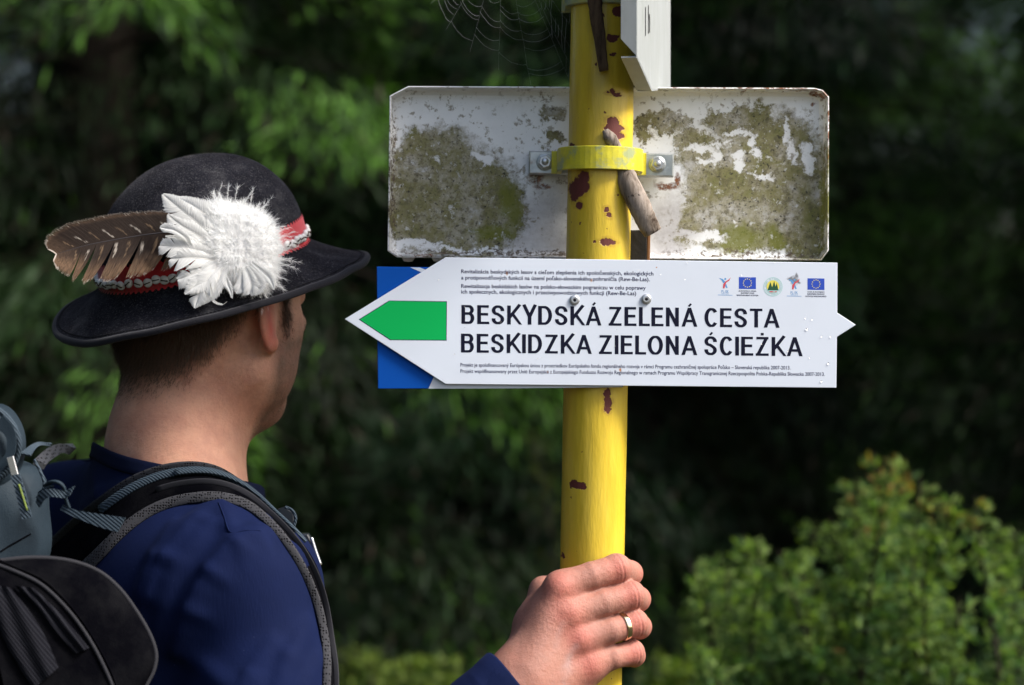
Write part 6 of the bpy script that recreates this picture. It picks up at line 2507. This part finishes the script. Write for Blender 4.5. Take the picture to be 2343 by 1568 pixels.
patch_('fold', ([(30, 1345), (78, 1395), (118, 1450), (165, 1500)], [(75, 1350), (120, 1395), (160, 1440), (198, 1486)]), M_RIBK.m, 0.001, pouch)

# ------------------------------------------------------------------ right shoulder strap, laid over the shirt
UP = [(90, 1275), (150, 1215), (211, 1166), (253, 1135), (316, 1093), (379, 1072), (434, 1067), (484, 1074), (548, 1105), (590, 1133), (636, 1172), (680, 1225), (716, 1287), (746, 1362), (761, 1434), (764, 1500), (762, 1570), (756, 1650)]
LO_ = [(150, 1360), (180, 1325), (211, 1297), (253, 1253), (295, 1211), (358, 1168), (421, 1150), (484, 1143), (546, 1152), (588, 1176), (630, 1212), (672, 1263), (706, 1324), (732, 1392), (746, 1463), (750, 1510), (748, 1575), (742, 1650)]
def strap_hit(x, y):
    return Vector(cast(x, y, shirt_sdf, 0.0015))
shf = lambda q: (q[0] - 8 * min(1, max(0, (q[0] - 560) / 120)), q[1])
ua = catmull([strap_hit(*shf(q)) for q in UP], 5)
lb = catmull([strap_hit(*shf(q)) for q in LO_], 5)
# smooth depth jumps along the shoulder's edge
def smooth_line(c, it=10):
    c = [v.copy() for v in c]
    for _ in range(it):
        c = [c[0]] + [c[i] * 0.5 + (c[i - 1] + c[i + 1]) * 0.25 for i in range(1, len(c) - 1)] + [c[-1]]
    return c
ua, lb = smooth_line(ua), smooth_line(lb)
# past the crest the strap wraps on to the chest: give it real width in depth there
NSt = len(ua)
outn = []
for i in range(NSt):
    t = (lb[min(i + 1, NSt - 1)] - lb[max(i - 1, 0)]).normalized()
    nn = (lb[i] - ua[i]).cross(t)
    g = normals_of(shirt_base, np.array([ua[i] * .5 + lb[i] * .5], np.float32))[0]
    g = Vector([float(x) for x in g])
    outn.append(g)
outn = smooth_line(outn, 6)
outn = [g.normalized() for g in outn]
wid = []
for i in range(NSt):
    t = (lb[min(i + 1, NSt - 1)] - lb[max(i - 1, 0)]).normalized()
    far = outn[i].cross(t).normalized()
    if far.y < 0: far = -far
    k = max(0.0, min(1.0, (i / NSt - 0.42) / 0.2))
    full = lb[i] + far * 0.034 - outn[i] * 0.010
    ua[i] = ua[i].lerp(full, k) if k > 0 else ua[i]
ua = smooth_line(ua, 4)


def strap_strip(name, s0, s1, h0, h1, mat, parent, i0=0, i1=None, cols=6, dome=0.5):
    """strip of the strap between fractions s0..s1 (0 = neck side) rising from h0 to h1 above the shirt"""
    i1 = NSt if i1 is None else i1
    V, F = [], []
    for i in range(i0, i1):
        for k in range(cols + 1):
            s = s0 + (s1 - s0) * k / cols
            e = 1 - abs(2 * k / cols - 1) ** (1 / max(dome, .05) * 1.2)
            V.append(ua[i].lerp(lb[i], s) + outn[i] * (h0 + (h1 - h0) * e))
        for k in range(cols + 1):
            s = s1 - (s1 - s0) * k / cols
            V.append(ua[i].lerp(lb[i], s) + outn[i] * (h0 - 0.001))
    m_ = 2 * (cols + 1)
    n = i1 - i0
    for i in range(n - 1):
        for k in range(m_):
            k2 = (k + 1) % m_
            F.append((i * m_ + k, i * m_ + k2, (i + 1) * m_ + k2, (i + 1) * m_ + k))
    F.append(tuple(range(m_))); F.append(tuple((n - 1) * m_ + k for k in range(m_)))
    me = mesh_from(name, V, F, mat)
    import bmesh
    bm = bmesh.new(); bm.from_mesh(me); bmesh.ops.recalc_face_normals(bm, faces=bm.faces); bm.to_mesh(me); bm.free()
    return keep(obj(name, me), parent)


st = empty('shoulder_strap', ua[10]); keep(st, pack)
strap_strip('pad', 0.04, 0.86, 0.0, 0.0065, M_PACKK.m, st, dome=0.45)
strap_strip('mesh_edge', 0.79, 1.02, 0.0, 0.0058, M_MESH.m, st, i0=8, dome=0.9)
strap_strip('piping', 0.0, 0.09, 0.001, 0.0075, M_MESH.m, st, i0=2, i1=int(NSt * .55), dome=1.0)
strap_strip('piping', 0.60, 0.66, 0.006, 0.0100, M_PIPE.m, st, i0=int(NSt * .3), dome=1.0)
strap_strip('webbing', 0.22, 0.40, 0.0075, 0.0105, M_WEB.m, st, i0=14, i1=int(NSt * .62), cols=3, dome=.3)
strap_strip('webbing', 0.33, 0.46, 0.0105, 0.0122, M_WEB.m, st, i0=28, i1=int(NSt * .66), cols=3, dome=.3)
# load-lifter tail hanging over the pack, and its bow
band('loose_webbing', [(147, 1155), (177, 1168), (236, 1177), (288, 1185)], [(140, 1168), (168, 1182), (219, 1203), (270, 1218)], [1.716, 1.710, 1.704, 1.700], M_WEB.m, pack, 0.0018)
band('loose_webbing', [(84, 1148), (92, 1125), (118, 1118), (150, 1122), (172, 1112)], [(92, 1160), (104, 1142), (122, 1137), (148, 1140), (160, 1135)], [1.712, 1.708, 1.706, 1.708, 1.706], M_WEB.m, pack, 0.0016)
cord('webbing_knot', [(104, 1112, 1.714), (118, 1103, 1.708), (134, 1104, 1.706), (146, 1116, 1.708), (150, 1140, 1.712), (158, 1162, 1.714)], 0.0030, M_PACKB.m, pack, flat=0.5)
cord('webbing_knot', [(90, 1128, 1.712), (104, 1118, 1.709), (122, 1112, 1.708)], 0.0022, M_PACKB.m, pack, flat=0.5)
# buckles standing off the strap on the chest side
for px, d in (([(634, 1166), (652, 1160), (672, 1172), (674, 1203), (662, 1212)], 1.842), ([(686, 1222), (704, 1222), (718, 1246), (734, 1292), (726, 1297), (702, 1262)], 1.835), ([(756, 1508), (766, 1512), (770, 1534), (764, 1556), (754, 1552)], 1.84)):
    pts_ = [(x, y) for x, y in px]
    O = P(px[0][0], px[0][1], d)
    uwp = [((P(x, y, d) - O).x, (P(x, y, d) - O).z) for x, y in pts_]
    A = sum(uwp[i - 1][0] * uwp[i][1] - uwp[i][0] * uwp[i - 1][1] for i in range(len(uwp)))
    if A < 0: uwp = uwp[::-1]
    V, F = prism(uwp, O, Vector((1, 0, 0)), Vector((0, 0, 1)), Vector((0, -1, 0)), -0.012, 0.0, 0.0012)
    bk = keep(obj('buckle', mesh_from('buckle', V, F, M_PLAST.m, smooth=False)), st)
cord('buckle_webbing', [(652, 1160, 1.828), (668, 1168, 1.828), (676, 1185, 1.828), (672, 1205, 1.828)], 0.0014, M_WEB.m, st)
cord('buckle_bar', [(712, 1230, 1.822), (722, 1262, 1.822), (733, 1293, 1.822)], 0.0016, M_ZIP.m, st)

# left strap, a short piece past the collar
band('left_strap', [(75, 1062), (95, 1036), (125, 1018), (166, 1015)], [(100, 1075), (110, 1058), (130, 1040), (150, 1030)], [1.93, 1.95, 1.975, 2.0], M_MESHL.m, pack, 0.006)
# ------------------------------------------------------------------ shrubs in front of the wood
def shrub(name, base, tips, rng, leaf, nleaf, cols, label, cat='shrub', group=None, spread=0.10, droop=0.3, bright=1.0):
    """stems from the ground to every tip (world points), side twigs with small pointed leaves along the upper part"""
    root = empty(name, base)
    tag(root, label, cat, group)
    pos, dr, ln, wd, cl, stems = [], [], [], [], [], []
    for tp in tips:
        tp = Vector(tp)
        b = Vector(base) + Vector((rng.normal() * .05, rng.normal() * .05, 0))
        mid = b.lerp(tp, 0.55) + Vector((rng.normal() * .06, rng.normal() * .06, 0.05))
        c = catmull([b, mid, tp], 8)
        stems.append(tube(c, [0.008 * (1 - k / len(c)) + 0.0012 for k in range(len(c))], 5, False))
        top = [c[i].lerp(c[i + 1], u) for i in range(len(c) // 2 - 1, len(c) - 1) for u in (0, .33, .66)]
        for k, q in enumerate(top):
            f = k / (len(top) - 1)
            for tw in range(3):
                az = rng.uniform(0, 6.283)
                L = spread * (1.15 - f) * rng.uniform(0.5, 1.2) + 0.012
                d = Vector((math.cos(az), math.sin(az), 0.55 - droop * rng.uniform(0, 1.2))).normalized()
                e = q + d * L
                stems.append(tube([q, q.lerp(e, .5) + Vector((0, 0, .004)), e], [0.0016, 0.0012, 0.0006], 3, False))
                m_ = max(4, int(nleaf * (L / spread + .25)))
                u = rng.uniform(0.15, 1.05, m_)
                P0 = np.array(q)[None] + np.array(e - q)[None] * u[:, None] + rng.normal(0, .003, (m_, 3))
                D = np.array(d)[None] * 0.7 + rng.normal(0, .62, (m_, 3)) + np.array([[0, 0, .25]])
                D /= np.linalg.norm(D, axis=1, keepdims=True)
                pos.append(P0); dr.append(D)
                s = leaf * rng.uniform(0.6, 1.25, m_)
                ln.append(s); wd.append(s * rng.uniform(.13, .21, m_))
                base_c = np.array(cols[0]) * rng.uniform(.55, 1.15)
                c_ = base_c[None] * rng.uniform(.8, 1.2, (m_, 1))
                newg = rng.random(m_) < 0.20 + 0.5 * f * (f > .75)
                c_[newg] = np.array(cols[1]) * rng.uniform(.7, 1.2, (newg.sum(), 1))
                if len(cols) > 2:
                    red = rng.random(m_) < 0.003 + 0.30 * (f > .95) * (tp.z > 1.36)
                    c_[red] = np.array(cols[2]) * rng.uniform(.6, 1.2, (red.sum(), 1))
                cl.append(c_ * bright)
    me = leaf_cloud(np.concatenate(pos), np.concatenate(dr), np.concatenate(ln), np.concatenate(wd), np.concatenate(cl), 'shrub_leaves', M_LEAF, cross=False, rng=rng)
    o = obj('foliage', me); keep(o, root); o['kind'] = 'stuff'
    V, F = merge(*stems)
    o = obj('stems', mesh_from('shrub_stems', V, F, M_BARK)); keep(o, root); o['kind'] = 'stuff'
    return root


rgs = np.random.default_rng(31)
GREEN = [(0.070, 0.140, 0.045), (0.16, 0.235, 0.06), (0.24, 0.15, 0.04)]
# the shrub at lower right: outline of its shoots as in the photograph
outl = [(1575, 1275), (1600, 1290), (1625, 1260), (1660, 1290), (1700, 1220), (1735, 1225), (1780, 1250), (1830, 1260), (1860, 1185), (1895, 1178), (1930, 1215),
        (1958, 1085), (1995, 1025), (2035, 1060), (2072, 1035), (2105, 1085), (2140, 1130), (2190, 1120), (2230, 1125), (2270, 1190), (2325, 1205), (2345, 1290)]
tips = []
for x, y in outl:
    d = 3.45 + rgs.uniform(-.18, .18)
    tips.append(P(x, y + 8, d))
for k in range(54):
    x = rgs.uniform(1590, 2480)
    top = np.interp(x, [a for a, b in outl], [b for a, b in outl])
    y = top + 55 + rgs.uniform(0, 1) ** .8 * 470
    tips.append(P(x, y, 3.45 + rgs.uniform(-.35, .35)))
bs = P(1990, 784, 3.5); bs.z = 0.0
shrub('shrub', bs, tips, rgs, 0.0185, 19, GREEN, 'light green leafy shrub with orange young shoots, at the lower right', spread=0.060)
# smaller plants along the lower edge
def clump(px, py, d, n, w, h, label, cols, leaf=0.02, seed=0, bright=1.0):
    r = np.random.default_rng(seed)
    b = P(px, 784, d); b.z = 0
    tp = [P(px + r.normal() * w, py + abs(r.normal()) * h, d + r.normal() * .12) for _ in range(n)]
    shrub('young_shrub', b, tp, r, leaf, 11, cols, label, group='young shrubs at the edge of the wood', spread=.09, bright=bright)
YG = [(0.040, 0.075, 0.016), (0.10, 0.14, 0.022)]
clump(960, 1500, 4.6, 14, 55, 35, 'yellow-green young shrub between the man and the gripping hand', YG, .026, 3, 1.2)
clump(845, 1475, 5.0, 9, 40, 45, 'small bright shrub right beside the man\'s upper arm', YG, .024, 4, .8)
clump(1580, 1500, 4.2, 14, 45, 30, 'bright yellow-green plant just right of the gripping hand', YG, .028, 5, 1.25)
clump(1210, 960, 5.6, 0 or 1, 10, 10, 'thin sapling with a few leaves below the arrow sign', YG, .02, 6, .5)
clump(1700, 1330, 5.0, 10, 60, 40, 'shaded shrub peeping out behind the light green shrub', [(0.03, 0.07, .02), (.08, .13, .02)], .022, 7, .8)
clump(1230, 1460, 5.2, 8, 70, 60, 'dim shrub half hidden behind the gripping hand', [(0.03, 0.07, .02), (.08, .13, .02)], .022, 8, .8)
